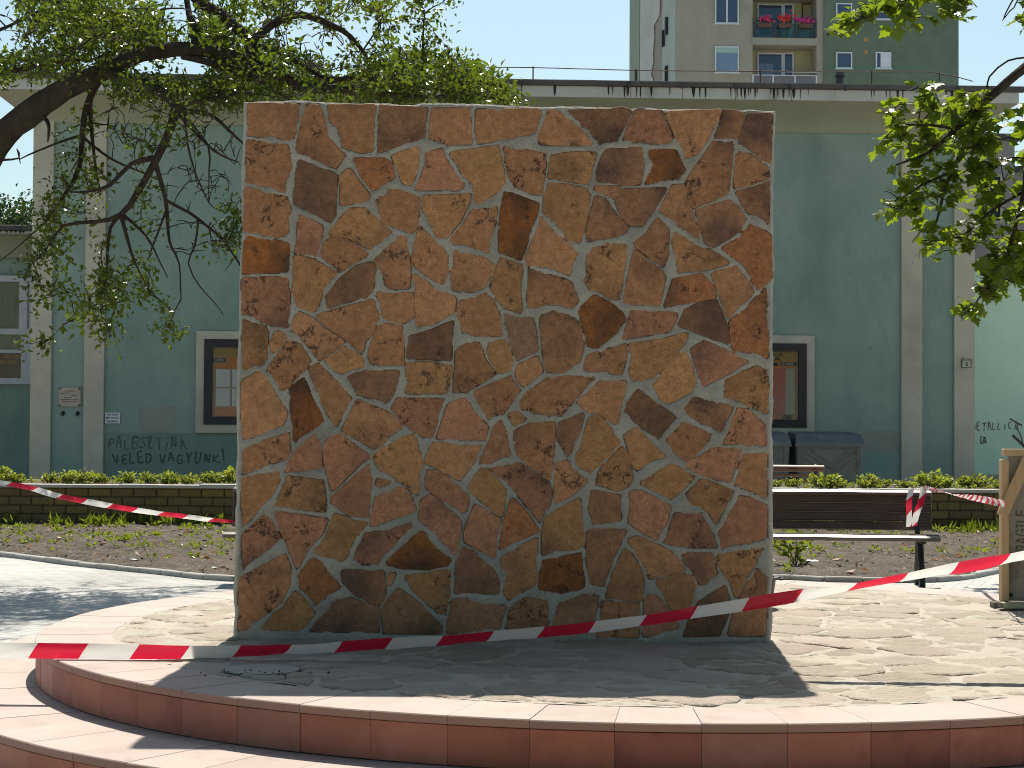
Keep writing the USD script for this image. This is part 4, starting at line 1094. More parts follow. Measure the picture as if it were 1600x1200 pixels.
for x in (6, 17, 24, 31, 38, 43):
    u = fl(x, 360)[0]
    obj('drip_stain', box(u - 0.025, u + 0.03, -0.428, -0.42, zd + 0.01, zr - 0.1), M_tar, wingl)
M_wht = surf('grey_white_frame', (0.48, 0.46, 0.44), (0.54, 0.52, 0.50), scale=3, rough=0.6)
M_cur = surf('curtain_behind', (0.30, 0.29, 0.20), (0.36, 0.35, 0.25), scale=3, stretch=(7, 7, 0.4), rough=0.9)
M_brk = surf('dim_brick', (0.17, 0.10, 0.055), (0.22, 0.13, 0.08), scale=8, rough=0.9)
uw1 = fl(50, 500)[0]; ux = fl(36, 500)[0]
wf = obj('window', ring4(uw1 - 4.1, uw1, zw0, zw1, 0.14, 0.10, 0.249), M_wht, wingl)
ym = [fl(20, y)[1] for y in (513, 522, 546, 551.5)]
obj('mullion', box(ux - 0.12, ux + 0.12, 0.10, 0.245, ym[0], zw1 - 0.142), M_wht, wf)
obj('mullion', box(ux - 0.06, ux + 0.06, 0.11, 0.245, zw0 + 0.142, ym[3]), M_wht, wf)
obj('mullion', box(ux - 0.06, ux + 0.06, 0.11, 0.245, ym[2], ym[1]), M_wht, wf)
obj('transom', box(uw1 - 3.958, uw1 - 0.142, 0.10, 0.243, ym[1], ym[0] - 0.002), M_wht, wf)
obj('transom', box(uw1 - 3.958, uw1 - 0.142, 0.10, 0.243, ym[3] + 0.002, ym[2]), M_wht, wf)
obj('curtain', box(uw1 - 3.95, uw1 - 0.145, 0.236, 0.248, ym[2], zw1 - 0.145), M_cur, wf)
obj('brick_infill', box(uw1 - 3.95, uw1 - 0.145, 0.238, 0.249, zw0 + 0.145, ym[3]), M_brk, wf)
for k_ in range(2):
    z_ = ym[3] - 0.12 - 0.13 * k_
    for c in range(16):
        uu = uw1 - 3.9 + c * 0.245 + 0.1 * (k_ % 2)
        if uu + 0.22 < uw1 - 0.15:
            obj('brick', box(uu, uu + 0.225, 0.226, 0.2375, z_, z_ + 0.1), surf('warm_brick', (0.30, 0.15, 0.06), (0.37, 0.20, 0.085), scale=6, rand=0.15, rough=0.9), wf)
obj('pane', box(uw1 - 3.957, uw1 - 0.143, 0.2, 0.206, zw0 + 0.143, zw1 - 0.143), M_pane, wf)
# ---------------------------------------------------------------- tower block far behind
TW0 = np.array([0.0, 102.0, GZ])
tower = thing('apartment_tower', 'tall beige and olive green apartment tower rising behind the hall roof', 'building', TW0, PSI)
T = lambda x, y, d=0.0: fac(x, y, d, TW0)
tb = lambda x0, y0, x1, y1, d0, d1, bev=0.0: fbox(x0, y0, x1, y1, d0, d1, bev, TW0)
M_be = surf('tower_beige', (0.337, 0.300, 0.232), (0.374, 0.333, 0.260), scale=1.2, bump=0.3, bscale=30, rough=0.95, stain=(0.299, 0.262, 0.200), stain_scale=0.25)
M_ol = surf('tower_olive', (0.127, 0.165, 0.111), (0.151, 0.190, 0.130), scale=1.2, bump=0.4, bscale=40, rough=0.95, stain=(0.110, 0.144, 0.100), stain_scale=0.25)
M_pg = surf('tower_pale_green', (0.272, 0.310, 0.268), (0.306, 0.347, 0.299), scale=1, rough=0.95)
M_ye = surf('loggia_yellow', (0.43, 0.37, 0.20), (0.48, 0.415, 0.24), scale=1, rough=0.9)
M_pl = surf('bare_plaster', (0.34, 0.325, 0.30), (0.42, 0.405, 0.375), scale=0.6, rough=0.95)
M_db = surf('damp_wall', (0.20, 0.175, 0.145), (0.24, 0.21, 0.175), scale=0.6, rough=0.95)
M_wf = surf('white_window_frame', (0.60, 0.61, 0.62), (0.66, 0.67, 0.68), rough=0.5)
M_pn = surf('dark_pane', (0.025, 0.04, 0.07), (0.04, 0.06, 0.095), scale=0.5, rough=0.08, spec=0.8)
M_bl = surf('blue_blind', (0.16, 0.23, 0.32), (0.20, 0.27, 0.36), scale=1.5, stretch=(14, 14, 0.5), rough=0.7)
M_blw = surf('white_blind', (0.62, 0.63, 0.65), (0.68, 0.69, 0.71), rough=0.6)
zT = T(1200, -210)[1]
z_ = lambda y: T(1200, y)[1]
uu = lambda x, d=0.0: T(x, 60, d)[0]
ZB = 0.0
LD = 1.5                                             # loggia depth
obj('beige_wall', box(uu(1055), uu(1176), 0, 12, ZB, zT), M_be, tower)
obj('loggia_back', box(uu(1176) + 0.002, uu(1276) - 0.002, LD, 12, ZB, zT), M_ye, tower)
obj('beige_pier', box(uu(1276), uu(1287), 0, 12, ZB, zT), M_be, tower)
obj('olive_wall', box(uu(1287) + 0.002, uu(1497), -0.12, 12, ZB, zT), M_ol, tower)
# angled flank on the left, its render fallen away
a, b, c = uu(1055), uu(1035, 2.6), uu(1001, 6.0)
def flank(p0, p1, m, name):
    (x0, d0), (x1, d1) = p0, p1
    v = np.array([(x0, d0, ZB), (x1, d1, ZB), (x1, d1, zT), (x0, d0, zT), (x0, 11.5, ZB), (x1, 11.5, ZB), (x1, 11.5, zT), (x0, 11.5, zT)])
    obj(name, (v, np.array([(0, 3, 2), (0, 2, 1), (1, 2, 6), (1, 6, 5), (0, 4, 7), (0, 7, 3), (3, 7, 6), (3, 6, 2)])), m, tower)
flank((a - 0.002, 0.05), (b, 2.6), M_pg, 'pale_flank')
flank((b - 0.002, 2.62), (c, 6.0), M_db, 'damp_flank')
flank((c - 0.002, 6.0), (uu(998.5, 6.2), 6.1), M_ol, 'green_edge')
# ragged patch of bare plaster on the damp flank
dirv = np.array([c - b, 6.0 - 2.62]); nv = np.array([-dirv[1], dirv[0]]); nv = nv / np.linalg.norm(nv)
nv = nv if nv[1] < 0 else -nv
prof_ = [(-40, 0.05), (8, 0.1), (20, 0.35), (40, 0.32), (62, 0.38), (78, 0.36), (96, 0.47), (108, 0.36), (122, 0.34), (135, 0.4), (180, 0.4)]
L_, R_ = [], []
for y, f in prof_:
    for lst, ff in ((L_, 0.99), (R_, f)):
        p = np.array([b, 2.62]) + dirv * ff + nv * 0.05
        lst.append((p[0], p[1], z_(y)))
v = np.array(L_ + R_); n_ = len(L_); i = np.arange(n_ - 1)
obj('plaster_patch', (v, np.vstack([np.c_[i, n_ + i, n_ + i + 1], np.c_[i, n_ + i + 1, i + 1]])), M_pl, tower)
for x, y0, y1 in ((1043.5, 20, 47), (1038.5, 37, 62), (1043.5, 97, 124)):
    f = (1055 - x) / 20.0
    px_ = np.array([a, 0.05]) * (1 - f) + np.array([b, 2.6]) * f
    obj('slit_window', box(px_[0] - 0.16, px_[0] + 0.02, px_[1] - 0.07, px_[1] + 0.3, z_(y1), z_(y0)), M_black, tower)


def window(x0, y0, x1, y1, d, panes, kind='dark', fw=0.07, name='window'):
    a, b = T(x0, y0, d), T(x1, y1, d)
    w = obj(name, ring4(a[0], b[0], b[1], a[1], fw, d - 0.09, d - 0.002), M_wf, tower)
    ins0, ins1 = a[0] + fw, b[0] - fw
    cuts = [ins0] + [ins0 + (ins1 - ins0) * c for c in panes] + [ins1]
    for k, (p, q_) in enumerate(zip(cuts[:-1], cuts[1:])):
        if k:
            obj('mullion', box(p - 0.05, p + 0.05, d - 0.088, d - 0.004, b[1] + fw + 0.001, a[1] - fw - 0.001), M_wf, w)
        obj('pane', box(p + (0.052 if k else 0.001), q_ - (0.052 if k < len(cuts) - 2 else 0.001), d - 0.05, d - 0.004, b[1] + fw + 0.001, a[1] - fw - 0.001), M_pn, w)
    ax, az, bx, bz = ins0, a[1] - fw, ins1, b[1] + fw
    if kind == 'blind':
        obj('blind', box(ax + 0.01, bx - 0.01, d - 0.07, d - 0.052, bz + 0.005, az - 0.12), M_bl, w)
        obj('pelmet', box(ax + 0.01, bx - 0.01, d - 0.075, d - 0.053, az - 0.30, az - 0.005), surf('pale_green_pelmet', (0.32, 0.45, 0.38), (0.36, 0.5, 0.42), rough=0.7), w)
    if kind == 'half':
        obj('blind', box(ax + (bx - ax) * 0.28, bx, d - 0.07, d - 0.052, bz, az), M_blw, w)
    if kind == 'open':
        obj('blind', box(ax, ax + (bx - ax) * 0.62, d - 0.068, d - 0.052, bz, az - 0.55), M_bl, w)
    obj('sill', box(a[0] - 0.06, b[0] + 0.06, d - 0.16, d - 0.002, b[1] - 0.05, b[1] - 0.003), M_wf, w)
    return w


PITCHPX = 76.5
for k in (-2, -1, 0, 1):
    o = 72.5 + (k - 1) * PITCHPX
    window(1117, o, 1154, o + 41.5, 0, [0.5] if k != 1 else [], 'blind' if k == 1 else 'dark')
    window(1183, o + 10, 1223, o + 62, LD, [0.0001][:0], 'open', fw=0.09, name='balcony_window')
    window(1223.5, o + 10, 1240, o + 62, LD, [], 'dark', fw=0.09, name='balcony_door')
    s0 = z_(o - 6.5)
    if k < 2:
        obj('loggia_slab', box(uu(1175), uu(1277), -0.05, LD, z_(o - 2.5), z_(o - 14.5)), M_be, tower)
    window(1306, o + 9, 1331, o + 35, -0.12, [], 'dark', fw=0.07)
    window(1368, o + 9, 1392, o + 35, -0.12, [], 'half' if k == 1 else 'dark', fw=0.07)
obj('render_mark', tb(1350, 59, 1356, 65, -0.127, -0.118), surf('orange_mark', (0.38, 0.22, 0.06), (0.42, 0.26, 0.08), rough=0.9), tower)
obj('render_mark', tb(1350, 78.5, 1356, 84, -0.127, -0.118), _mats['orange_mark'], tower)
# balcony fronts: glass with flowers above, grey panels below
M_bg = glass_pane('balcony_glass', (0.55, 0.72, 0.72))
bal = obj('balcony_front', cat_mesh([box(uu(1176), uu(1274), -0.06, -0.02, z_(59.2), z_(58.0)), box(uu(1176), uu(1274), -0.06, -0.02, z_(29.2), z_(28.3)), box(uu(1176), uu(1274), -0.06, -0.02, z_(37.5), z_(36.9))] + [box(uu(x) - 0.025, uu(x) + 0.025, -0.065, -0.015, z_(59), z_(28.5)) for x in (1177, 1209, 1242, 1273.5)]), M_gut, tower)
for x0, x1 in ((1177.5, 1208.7), (1209.5, 1241.6), (1242.5, 1273)):
    obj('glass_panel', box(uu(x0) + 0.03, uu(x1) - 0.03, -0.05, -0.03, z_(57.8), z_(37.8)), M_bg, bal)
bal2 = obj('balcony_front', cat_mesh([box(uu(1176), uu(1276), -0.06, -0.01, z_(112.5), z_(111.8)), box(uu(1176), uu(1276), -0.06, -0.01, z_(118.2), z_(117))] + [box(uu(x) - 0.04, uu(x) + 0.04, -0.065, -0.005, z_(140), z_(117)) for x in (1176.5, 1208, 1242, 1275.5)]), M_wf, tower)
M_gp = surf('grey_panel', (0.16, 0.145, 0.15), (0.19, 0.175, 0.18), rough=0.7)
for x0, x1 in ((1177, 1207.5), (1208.5, 1241.5), (1242.5, 1275)):
    obj('grey_panel', box(uu(x0) + 0.03, uu(x1) - 0.03, -0.05, -0.02, z_(140), z_(118.4)), M_gp, bal2)
obj('wall_panel', ring4(uu(1252.5, LD), uu(1270, LD), T(1260, 58, LD)[1], T(1260, 5.5, LD)[1], 0.07, LD - 0.06, LD - 0.003), surf('brown_timber', (0.10, 0.05, 0.03), (0.14, 0.07, 0.045)), tower)
# flower boxes and clutter on the balcony
rng = np.random.default_rng(77)
M_gl = leaf_mat('balcony_leaf', (0.03, 0.06, 0.02), (0.05, 0.09, 0.03), (1.2, 1.3, 0.6), 0.3)
for nm, x, col, c2, lab in (('a', 1194, (0.42, 0.03, 0.09), (0.5, 0.05, 0.13), 'box of crimson flowers at the left end of the tower balcony'), ('b', 1226, (0.60, 0.035, 0.03), (0.7, 0.06, 0.05), 'box of tall red flowers in the middle of the tower balcony'), ('c', 1258, (0.48, 0.03, 0.20), (0.56, 0.05, 0.26), 'box of magenta flowers at the right end of the tower balcony')):
    fb = thing('flower_box', lab, 'flower box', TW0, PSI)
    u, zt_ = uu(x), z_(37)
    M_fl = surf(f'flower_{nm}', col, c2, scale=3, rough=0.7)
    obj('planter', box(u - 0.4, u + 0.4, -0.3, -0.08, zt_ - 0.25, zt_ - 0.02, 0.02), surf('brown_pot', (0.12, 0.06, 0.04), (0.15, 0.08, 0.05)), fb)
    pz = []
    pf = []
    big = 1.5 if nm == 'b' else 1.0
    for _ in range(90):
        c_ = np.array([u + rng.normal(0, 0.24), -0.19 + rng.normal(0, 0.07), zt_ + 0.06 + abs(rng.normal(0, 0.1))])
        s_ = rng.uniform(0.04, 0.09); ax = rng.normal(0, 1, (2, 3)); ax /= np.linalg.norm(ax, axis=1)[:, None]
        pz.append((np.array([c_ - ax[0] * s_, c_ + ax[1] * s_ * 0.6, c_ + ax[0] * s_, c_ - ax[1] * s_ * 0.6]), np.array([(0, 1, 2), (0, 2, 3)])))
    for _ in range(46):
        b_ = trimesh.creation.icosphere(subdivisions=1, radius=rng.uniform(0.045, 0.085))
        b_.apply_translation((u + rng.normal(0, 0.25), -0.2 + rng.normal(0, 0.08), zt_ + 0.2 * big + rng.normal(0, 0.085 * big))); pf.append(b_)
    obj('foliage', cat_mesh(pz), M_gl, fb)
    obj('blossoms', cat_mesh(pf), M_fl, fb)
CL = [('storage_box', 'green crate behind the glass of the tower balcony', 'crate', 1220, 1231, 43, 52, (0.10, 0.32, 0.14)), ('white_bundle', 'white bundle behind the left glass of the tower balcony', 'bundle', 1182, 1188, 44, 54, (0.5, 0.5, 0.52)),
      ('white_canister', 'white canister behind the glass of the tower balcony', 'canister', 1233, 1241, 37, 58, (0.55, 0.56, 0.58)), ('pink_sack', 'pink sack beside the green crate on the tower balcony', 'sack', 1211, 1218, 40, 50, (0.42, 0.2, 0.26)), ('pale_cabinet', 'pale grey cabinet behind the right glass of the tower balcony', 'cabinet', 1250, 1266, 45, 58, (0.38, 0.4, 0.38))]
for nm, lab, cat, x0, x1, y0, y1, col in CL:
    t_ = thing(nm, lab, cat, TW0, PSI)
    mm = surf(nm + '_colour', col, tuple(c * 1.15 for c in col), scale=4, rough=0.7)
    zb_ = z_(58)
    obj('body', box(uu(x0), uu(x1), 0.25, 0.7, zb_ + 0.01, z_(y0) - 0.05, 0.06), mm, t_)
    obj('lid', box(uu(x0) - 0.03, uu(x1) + 0.03, 0.22, 0.73, z_(y0) - 0.048, z_(y0), 0.02), mm, t_)
# ---------------------------------------------------------------- raised planter bed behind the soil
rng = np.random.default_rng(41)
PX0, PX1 = -8.4, 8.4
PZ = at_y(300, 757.5, BEDY)[2]
planter = thing('planter_wall', 'long low retaining wall of ochre concrete blocks behind the soil bed', 'planter wall', (0, BEDY, GZ))
M_blk2 = [surf(f'ochre_block_{k}', c1, c2, scale=6, detail=8, bump=0.8, bscale=35, bdist=0.015, rough=0.95, rand=0.12, speck=(0.07, 0.045, 0.02), speck_scale=90, speck_at=0.7) for k, c1, c2 in
          (('a', (0.20, 0.14, 0.057), (0.25, 0.172, 0.073)), ('b', (0.175, 0.12, 0.056), (0.215, 0.15, 0.07)), ('c', (0.225, 0.16, 0.058), (0.27, 0.19, 0.072)))]
M_cap = surf('pale_cap', (0.50, 0.47, 0.41), (0.57, 0.54, 0.48), scale=3, bump=0.3, rough=0.9)
H = PZ - GZ
CAPH = 0.045
BL, BH = 0.283, (H - CAPH - 0.0) / 5
for r in range(5):
    for c in range(int((PX1 - PX0) / BL) + 1):
        x = PX0 + (c + 0.5 * (r % 2)) * BL
        z = r * BH
        obj('block', box(x + 0.004, x + BL - 0.004, rng.normal(0, 0.004), 0.2, z + 0.004, z + BH - 0.004, 0.012), M_blk2[rng.integers(3)], planter)
obj('joint_backing', box(PX0, PX1 + BL, 0.022, 0.19, 0, H - CAPH - 0.002), surf('dark_joint', (0.07, 0.065, 0.06), (0.11, 0.10, 0.09), rough=0.95), planter)
for c in range(34):
    x = PX0 + c * 0.5
    obj('cap_slab', box(x + 0.002, x + 0.498, -0.03, 0.22, H - CAPH, H + rng.normal(0, 0.003), 0.006), M_cap, planter)
bx = np.linspace(PX0, PX1 + 0.2, 120); by = np.linspace(BEDY + 0.215, BEDY + 2.0, 14)
X, Y = np.meshgrid(bx, by, indexing='ij')
Z = PZ - 0.02 + 0.05 * (meshkit.fbm(np.stack([X * 4, Y * 4, X * 0], -1), 4, 6) - 0.3)
i, j = np.meshgrid(np.arange(119), np.arange(13), indexing='ij')
bq = np.stack([i * 14 + j, (i + 1) * 14 + j, (i + 1) * 14 + j + 1, i * 14 + j + 1], -1).reshape(-1, 4)
tag(obj('planter_soil', (np.stack([X, Y, Z], -1).reshape(-1, 3), bq), M_earth, smooth=True), kind='structure')
obj('rear_wall', box(PX0, PX1 + 0.2, 1.95, 2.1, 0, H - 0.005), M_cap, planter)

# low plants along the bed
M_bedl = leaf_mat('bed_plant_leaf', (0.165, 0.21, 0.04), (0.27, 0.295, 0.075), (1.7, 1.6, 0.7), 0.45, rough=0.4)
M_stem = surf('green_stem', (0.06, 0.09, 0.03), (0.09, 0.11, 0.04), rough=0.7)


def leaflets(centres, dirs, size, rng, wid=0.45, fold=0.25, jitter=0.35):
    """Small folded leaves: two facets either side of the midrib, four corner points."""
    n = len(centres)
    d = dirs + rng.normal(0, jitter, (n, 3)); d /= np.linalg.norm(d, axis=1, keepdims=True)
    r = rng.normal(0, 1, (n, 3)); r[:, 2] *= 0.5
    s = np.cross(d, np.cross(r, d)); s /= np.linalg.norm(s, axis=1, keepdims=True) + 1e-9
    nn = np.cross(d, s)
    L = (size * rng.uniform(0.65, 1.25, n))[:, None]
    base, tip = centres, centres + d * L - nn * 0.12 * L
    mid = centres + d * L * 0.5
    l_, r_ = mid + s * L * wid * 0.5 + nn * L * fold * 0.5, mid - s * L * wid * 0.5 + nn * L * fold * 0.5
    V = np.stack([base, l_, tip, r_], 1).reshape(-1, 3)
    k = np.arange(n)[:, None] * 4
    F = np.stack([k + [0, 2, 1], k + [0, 3, 2]], 1).reshape(-1, 3)
    return V, F


def bed_plant(seed, w, h, n):
    r = np.random.default_rng(seed)
    stems, cs, ds = [], [], []
    for _ in range(n // 9):
        a = r.uniform(0, 6.28); sp = r.uniform(0, 1) ** 0.6
        top = np.array([w * sp * math.cos(a), 0.7 * w * sp * math.sin(a), h * (1 - 0.45 * sp) * r.uniform(0.7, 1.2)])
        stems.append(tube(spline([np.array([0.3 * top[0], 0.3 * top[1], -0.02]), top * (0.8, 0.8, 0.6), top], 0.05), 0.0035, 4))
        for _ in range(9):
            f = r.uniform(0.35, 1.0)
            c = top * f + r.normal(0, 0.02, 3); c[2] = max(c[2], 0.015)
            cs.append(c); q_ = np.array([math.cos(a + r.normal(0, 1.2)), math.sin(a + r.normal(0, 1.2)), r.uniform(0.0, 0.9)]); ds.append(q_)
    return cat_mesh(stems), leaflets(np.array(cs), np.array(ds), 0.062, r, wid=0.6)


protos = []
xs = []
x = -8.2
while x < 8.2:
    xs.append(x); x += rng.uniform(0.2, 0.36)
GRP = 'low light green plants along the top of the planter wall'
for k, x in enumerate(xs):
    y = BEDY + 0.36 + rng.uniform(-0.06, 0.4)
    z = PZ - 0.01
    big = rng.uniform(0.6, 1.3)
    if k < 5:
        t = thing('bedding_plant', 'low light green leafy plant in the row on top of the planter wall', 'plant', (x, y, z), group=GRP)
        a, b = bed_plant(100 + k, 0.2, 0.15 + 0.02 * (k % 3), 190)
        obj('stems', a, M_stem, t)
        obj('leaves', b, M_bedl, t)
        protos.append(t)
    else:
        dup(protos[rng.integers(5)], (x, y, z), rng.uniform(0, 6.28), 'low light green leafy plant in the row on top of the planter wall', big)
# tufts of a second, lower rank fill the bed behind
tu = []
for _ in range(420):
    c0 = np.array([rng.uniform(-8.2, 8.2), BEDY + rng.uniform(0.24, 1.6), PZ - 0.01])
    k = rng.integers(4, 10)
    cs = c0 + rng.normal(0, 0.03, (k, 3)) * (1, 1, 0.3) + (0, 0, 0.02)
    tu.append(leaflets(cs, rng.normal(0, 1, (k, 3)) * (1, 1, 0.3) + (0, 0, 0.6), 0.06, rng, wid=0.6))
tag(obj('ground_cover', cat_mesh(tu), M_bedl), 'sprinkled small green and dry leaves covering the planter soil between the plants', 'ground cover', kind='stuff')

# ---------------------------------------------------------------- weeds, litter and clods on the dark soil
M_weed = leaf_mat('weed_leaf', (0.14, 0.185, 0.022), (0.24, 0.27, 0.05), (1.6, 1.6, 0.6), 0.45)
M_dry = leaf_mat('dry_leaf', (0.30, 0.17, 0.10), (0.40, 0.27, 0.18), (1.2, 1.1, 0.9), 0.25, rough=0.6)
we, dr_, cl = [], [], []
ext = EDGE[:, 0].min(), EDGE[:, 0].max()
def edge_y(x):
    o = np.argsort(EDGE[:, 0]); return np.interp(x, EDGE[o, 0], EDGE[o, 1])
n_w = 0
while n_w < 820:
    x = rng.uniform(-7.6, 7.6); y0 = edge_y(x) + 0.25
    y = y0 + (BEDY - y0) * rng.uniform(0, 1) ** (0.62 if x < 0 else 0.8)
    if meshkit.fbm(np.array([[x * 0.9, y * 0.9, 3.3]]), 3, 4)[0] + 0.22 * (y > BEDY - 1.2) + (0.06 if x < 0 else -0.02) < 0.50:
        continue
    n_w += 1
    z = soil_z(x, y)
    k = rng.integers(4, 12)
    sc_ = rng.uniform(0.5, 1.05)
    a = rng.uniform(0, 6.28, k)
    d_ = np.c_[np.cos(a), np.sin(a), rng.uniform(0.1, 1.1, k)]
    cs = np.array([x, y, z + 0.005]) + d_ * (0.02 * sc_) + rng.normal(0, 0.015 * sc_, (k, 3)) * (1, 1, 0.4)
    we.append(leaflets(cs, d_, 0.065 * sc_, rng, wid=0.5))
    if y > BEDY - 0.7 and rng.random() < 0.6:
        k = 6
        d_ = np.c_[rng.normal(0, 0.35, k), rng.normal(0, 0.35, k), np.ones(k)]
        we.append(leaflets(np.tile([x, y, z], (k, 1)) + rng.normal(0, 0.03, (k, 3)) * (1, 1, 0), d_, 0.15, rng, wid=0.16))
tag(obj('weeds', cat_mesh(we), M_weed), 'scattered small bright green weeds sprouting on the dark soil bed', 'weeds', kind='stuff')
for _ in range(520):
    x = rng.uniform(-7.6, 7.6); y0 = edge_y(x) + 0.12; y = rng.uniform(y0, BEDY - 0.1)
    z = soil_z(x, y) + 0.012
    dr_.append(leaflets(np.array([[x, y, z]]), np.array([[rng.normal(), rng.normal(), 0.1]]), rng.uniform(0.04, 0.1), rng, wid=0.55))
tag(obj('leaf_litter', cat_mesh(dr_), M_dry), 'dry brown and pinkish fallen leaves strewn over the dark soil bed', 'leaf litter', kind='stuff')
for _ in range(1700):
    x = rng.uniform(-7.6, 7.6); y0 = edge_y(x) + 0.05; y = rng.uniform(y0, BEDY - 0.1)
    b = trimesh.creation.icosphere(subdivisions=0, radius=rng.uniform(0.006, 0.017))
    b.vertices *= rng.uniform(0.5, 1.5, 3) * (1.2, 1.2, 0.7); b.apply_translation((x, y, soil_z(x, y) + 0.0)); cl.append(b)
M_clod = surf('soil_clod', (0.10, 0.078, 0.06), (0.26, 0.215, 0.175), scale=3, rough=0.95)
tag(obj('clods', cat_mesh(cl), M_clod), 'small clods and pebbles lying on the dark soil bed', 'clods', kind='stuff')


def on_soil(px, py):
    p = at_z(px, py, GZ + 0.03)
    return np.array([p[0], p[1], soil_z(p[0], p[1])])


def scrap(px, py, lab, w, seed):
    r = np.random.default_rng(seed)
    c = on_soil(px, py)
    g = np.linspace(-1, 1, 7)
    X, Y = np.meshgrid(g, g, indexing='ij')
    Zs = 0.35 * w * np.abs(meshkit.fbm(np.stack([X * 1.3 + seed, Y * 1.3, X * 0], -1), 3, seed) - 0.35) * 2
    i, j = np.meshgrid(np.arange(6), np.arange(6), indexing='ij')
    f = np.stack([i * 7 + j, (i + 1) * 7 + j, (i + 1) * 7 + j + 1, i * 7 + j + 1], -1).reshape(-1, 4)
    V = np.stack([X * w * (1 + 0.25 * np.sin(Y * 3 + seed)), Y * w * 0.8, Zs], -1).reshape(-1, 3)
    tag(obj('paper_scrap', (V + c + (0, 0, 0.012), f), M_white, smooth=True), lab, 'paper scrap')


scrap(1268, 884, 'crumpled white paper scrap on the soil near the right bench leg', 0.05, 3)
scrap(336, 893, 'tiny white scrap on the soil just left of the stone wall', 0.026, 7)
scrap(210, 876, 'flat white litter strip on the soil at the left', 0.035, 9)
yp = thing('young_plant', 'young leafy plant with a thin upright stem on the soil behind the bench seat', 'plant', on_soil(1243, 885))
st, cs, ds = [], [], []
for lean, hgt in (((0.02, 0.0), 0.36), ((-0.14, 0.05), 0.26), ((-0.2, 0.0), 0.2), ((0.1, 0.03), 0.24)):
    p = spline([(0, 0, -0.02), (lean[0] * 0.4, lean[1] * 0.4, hgt * 0.6), (lean[0], lean[1], hgt)], 0.04)
    st.append(tube(p, np.linspace(0.006, 0.003, len(p)), 5))
    for q_ in p[2:]:
        for _ in range(3):
            cs.append(q_); ds.append((rng.normal(lean[0] * 4, 0.8), rng.normal(0, 0.8), rng.uniform(-0.1, 0.7)))
obj('stems', cat_mesh(st), M_stem, yp)
obj('leaves', leaflets(np.array(cs), np.array(ds), 0.10, rng, wid=0.5), M_weed, yp)

# ---------------------------------------------------------------- rubbish containers in front of the hall
def container(name, label, x_right_px, ytop, seed):
    org = HALL0 - E_D * 1.75
    u1, zt_ = fac(x_right_px, ytop, 0, org)
    t = thing(name, label, 'rubbish container', org + E_U * (u1 - 0.70), PSI, group='lidded metal rubbish containers by the hall')
    W, D = 0.67, 0.52
    zl = 1.03
    M_bin = surf('beige_bin_paint', (0.22, 0.195, 0.15), (0.255, 0.225, 0.175), scale=3, rough=0.6, spec=0.35, stain=(0.15, 0.13, 0.10), stain_scale=2.5)
    M_lid = surf('blue_grey_lid', (0.16, 0.168, 0.168), (0.195, 0.203, 0.203), scale=3, rough=0.65, spec=0.2, stain=(0.24, 0.26, 0.275), stain_scale=2.2)
    taper = 0.07
    v, f = box(-W, W, -D, D, 0.16, zl, 0.02)
    v[:, :2] *= (1 - taper * (zl - v[:, 2]) / (zl - 0.16))[:, None]
    obj('body', (v, f), M_bin, t)
    rb = []
    fy = -D - 0.004
    def rib(a, b):
        rb.append(bar((a[0], fy + 0.035 * 0 + (zl - a[1]) * taper * D / (zl - 0.16), a[1]), (b[0], fy + (zl - b[1]) * taper * D / (zl - 0.16), b[1]), 0.03, 0.03, up=(0, 1, 0), bev=0.008))
    for s_ in (-1, 1):
        rib((-0.52 * s_, 0.9), (0.02 * s_, 0.55)); rib((-0.38 * s_, 0.92), (0.05 * s_, 0.64)); rib((-0.52 * s_, 0.78), (-0.12 * s_, 0.52)); rib((-0.1 * s_, 0.5), (-0.52 * s_, 0.25)); rib((0.12 * s_, 0.45), (-0.3 * s_, 0.22))
        rib((-0.56 * s_, 0.94), (-0.56 * s_, 0.2))
    rib((-0.54, 0.945), (0.54, 0.945))
    obj('pressed_ribs', cat_mesh(rb), M_bin, t)
    pr = [(-D - 0.03, zl + 0.004), (-D - 0.03, zl + 0.05), (-D + 0.12, zl + 0.21), (D - 0.1, zl + 0.27), (D + 0.02, zl + 0.05), (D + 0.02, zl + 0.004)]
    n_ = len(pr)
    V = np.array([(s_ * (W + 0.02 - 0.03 * (z > zl + 0.1)), y, z) for s_ in (-1, 1) for y, z in pr])
    F = [(k, (k + 1) % n_, n_ + (k + 1) % n_) for k in range(n_)] + [(k, n_ + (k + 1) % n_, n_ + k) for k in range(n_)]
    F += [(0, k + 1, k) for k in range(1, n_ - 1)] + [(n_, n_ + k, n_ + k + 1) for k in range(1, n_ - 1)]
    F = np.array(F)
    if trimesh.Trimesh(V, F, process=False).volume < 0:
        F = F[:, ::-1]
    obj('lid', (V, F), M_lid, t)
    obj('rim', box(-W - 0.035, W + 0.035, -D - 0.045, -D + 0.02, zl - 0.035, zl + 0.002, 0.01), M_bin, t)
    obj('lid_badge', bar((-0.22, -D + 0.045, zl + 0.139), (0.2, -D + 0.045, zl + 0.139), 0.10, 0.012, up=(0, -0.73, 0.68)), M_lid, t)
    for s_ in (-1, 1):
        obj('trunnion', tube([(s_ * (W - 0.01), 0, zl - 0.14), (s_ * (W + 0.06), 0, zl - 0.14)], 0.03, 10), M_black, t)
        obj('side_handle', tube([(s_ * (W + 0.0), -0.3, zl + 0.10), (s_ * (W + 0.05), -0.3, zl + 0.11), (s_ * (W + 0.05), 0.2, zl + 0.11), (s_ * W, 0.2, zl + 0.10)], 0.015, 6), M_black, t)
        for y in (-0.36, 0.36):
            obj('wheel', tube([(s_ * 0.5 - 0.03, y, 0.085), (s_ * 0.5 + 0.03, y, 0.085)], 0.085, 14), M_black, t)
    return t


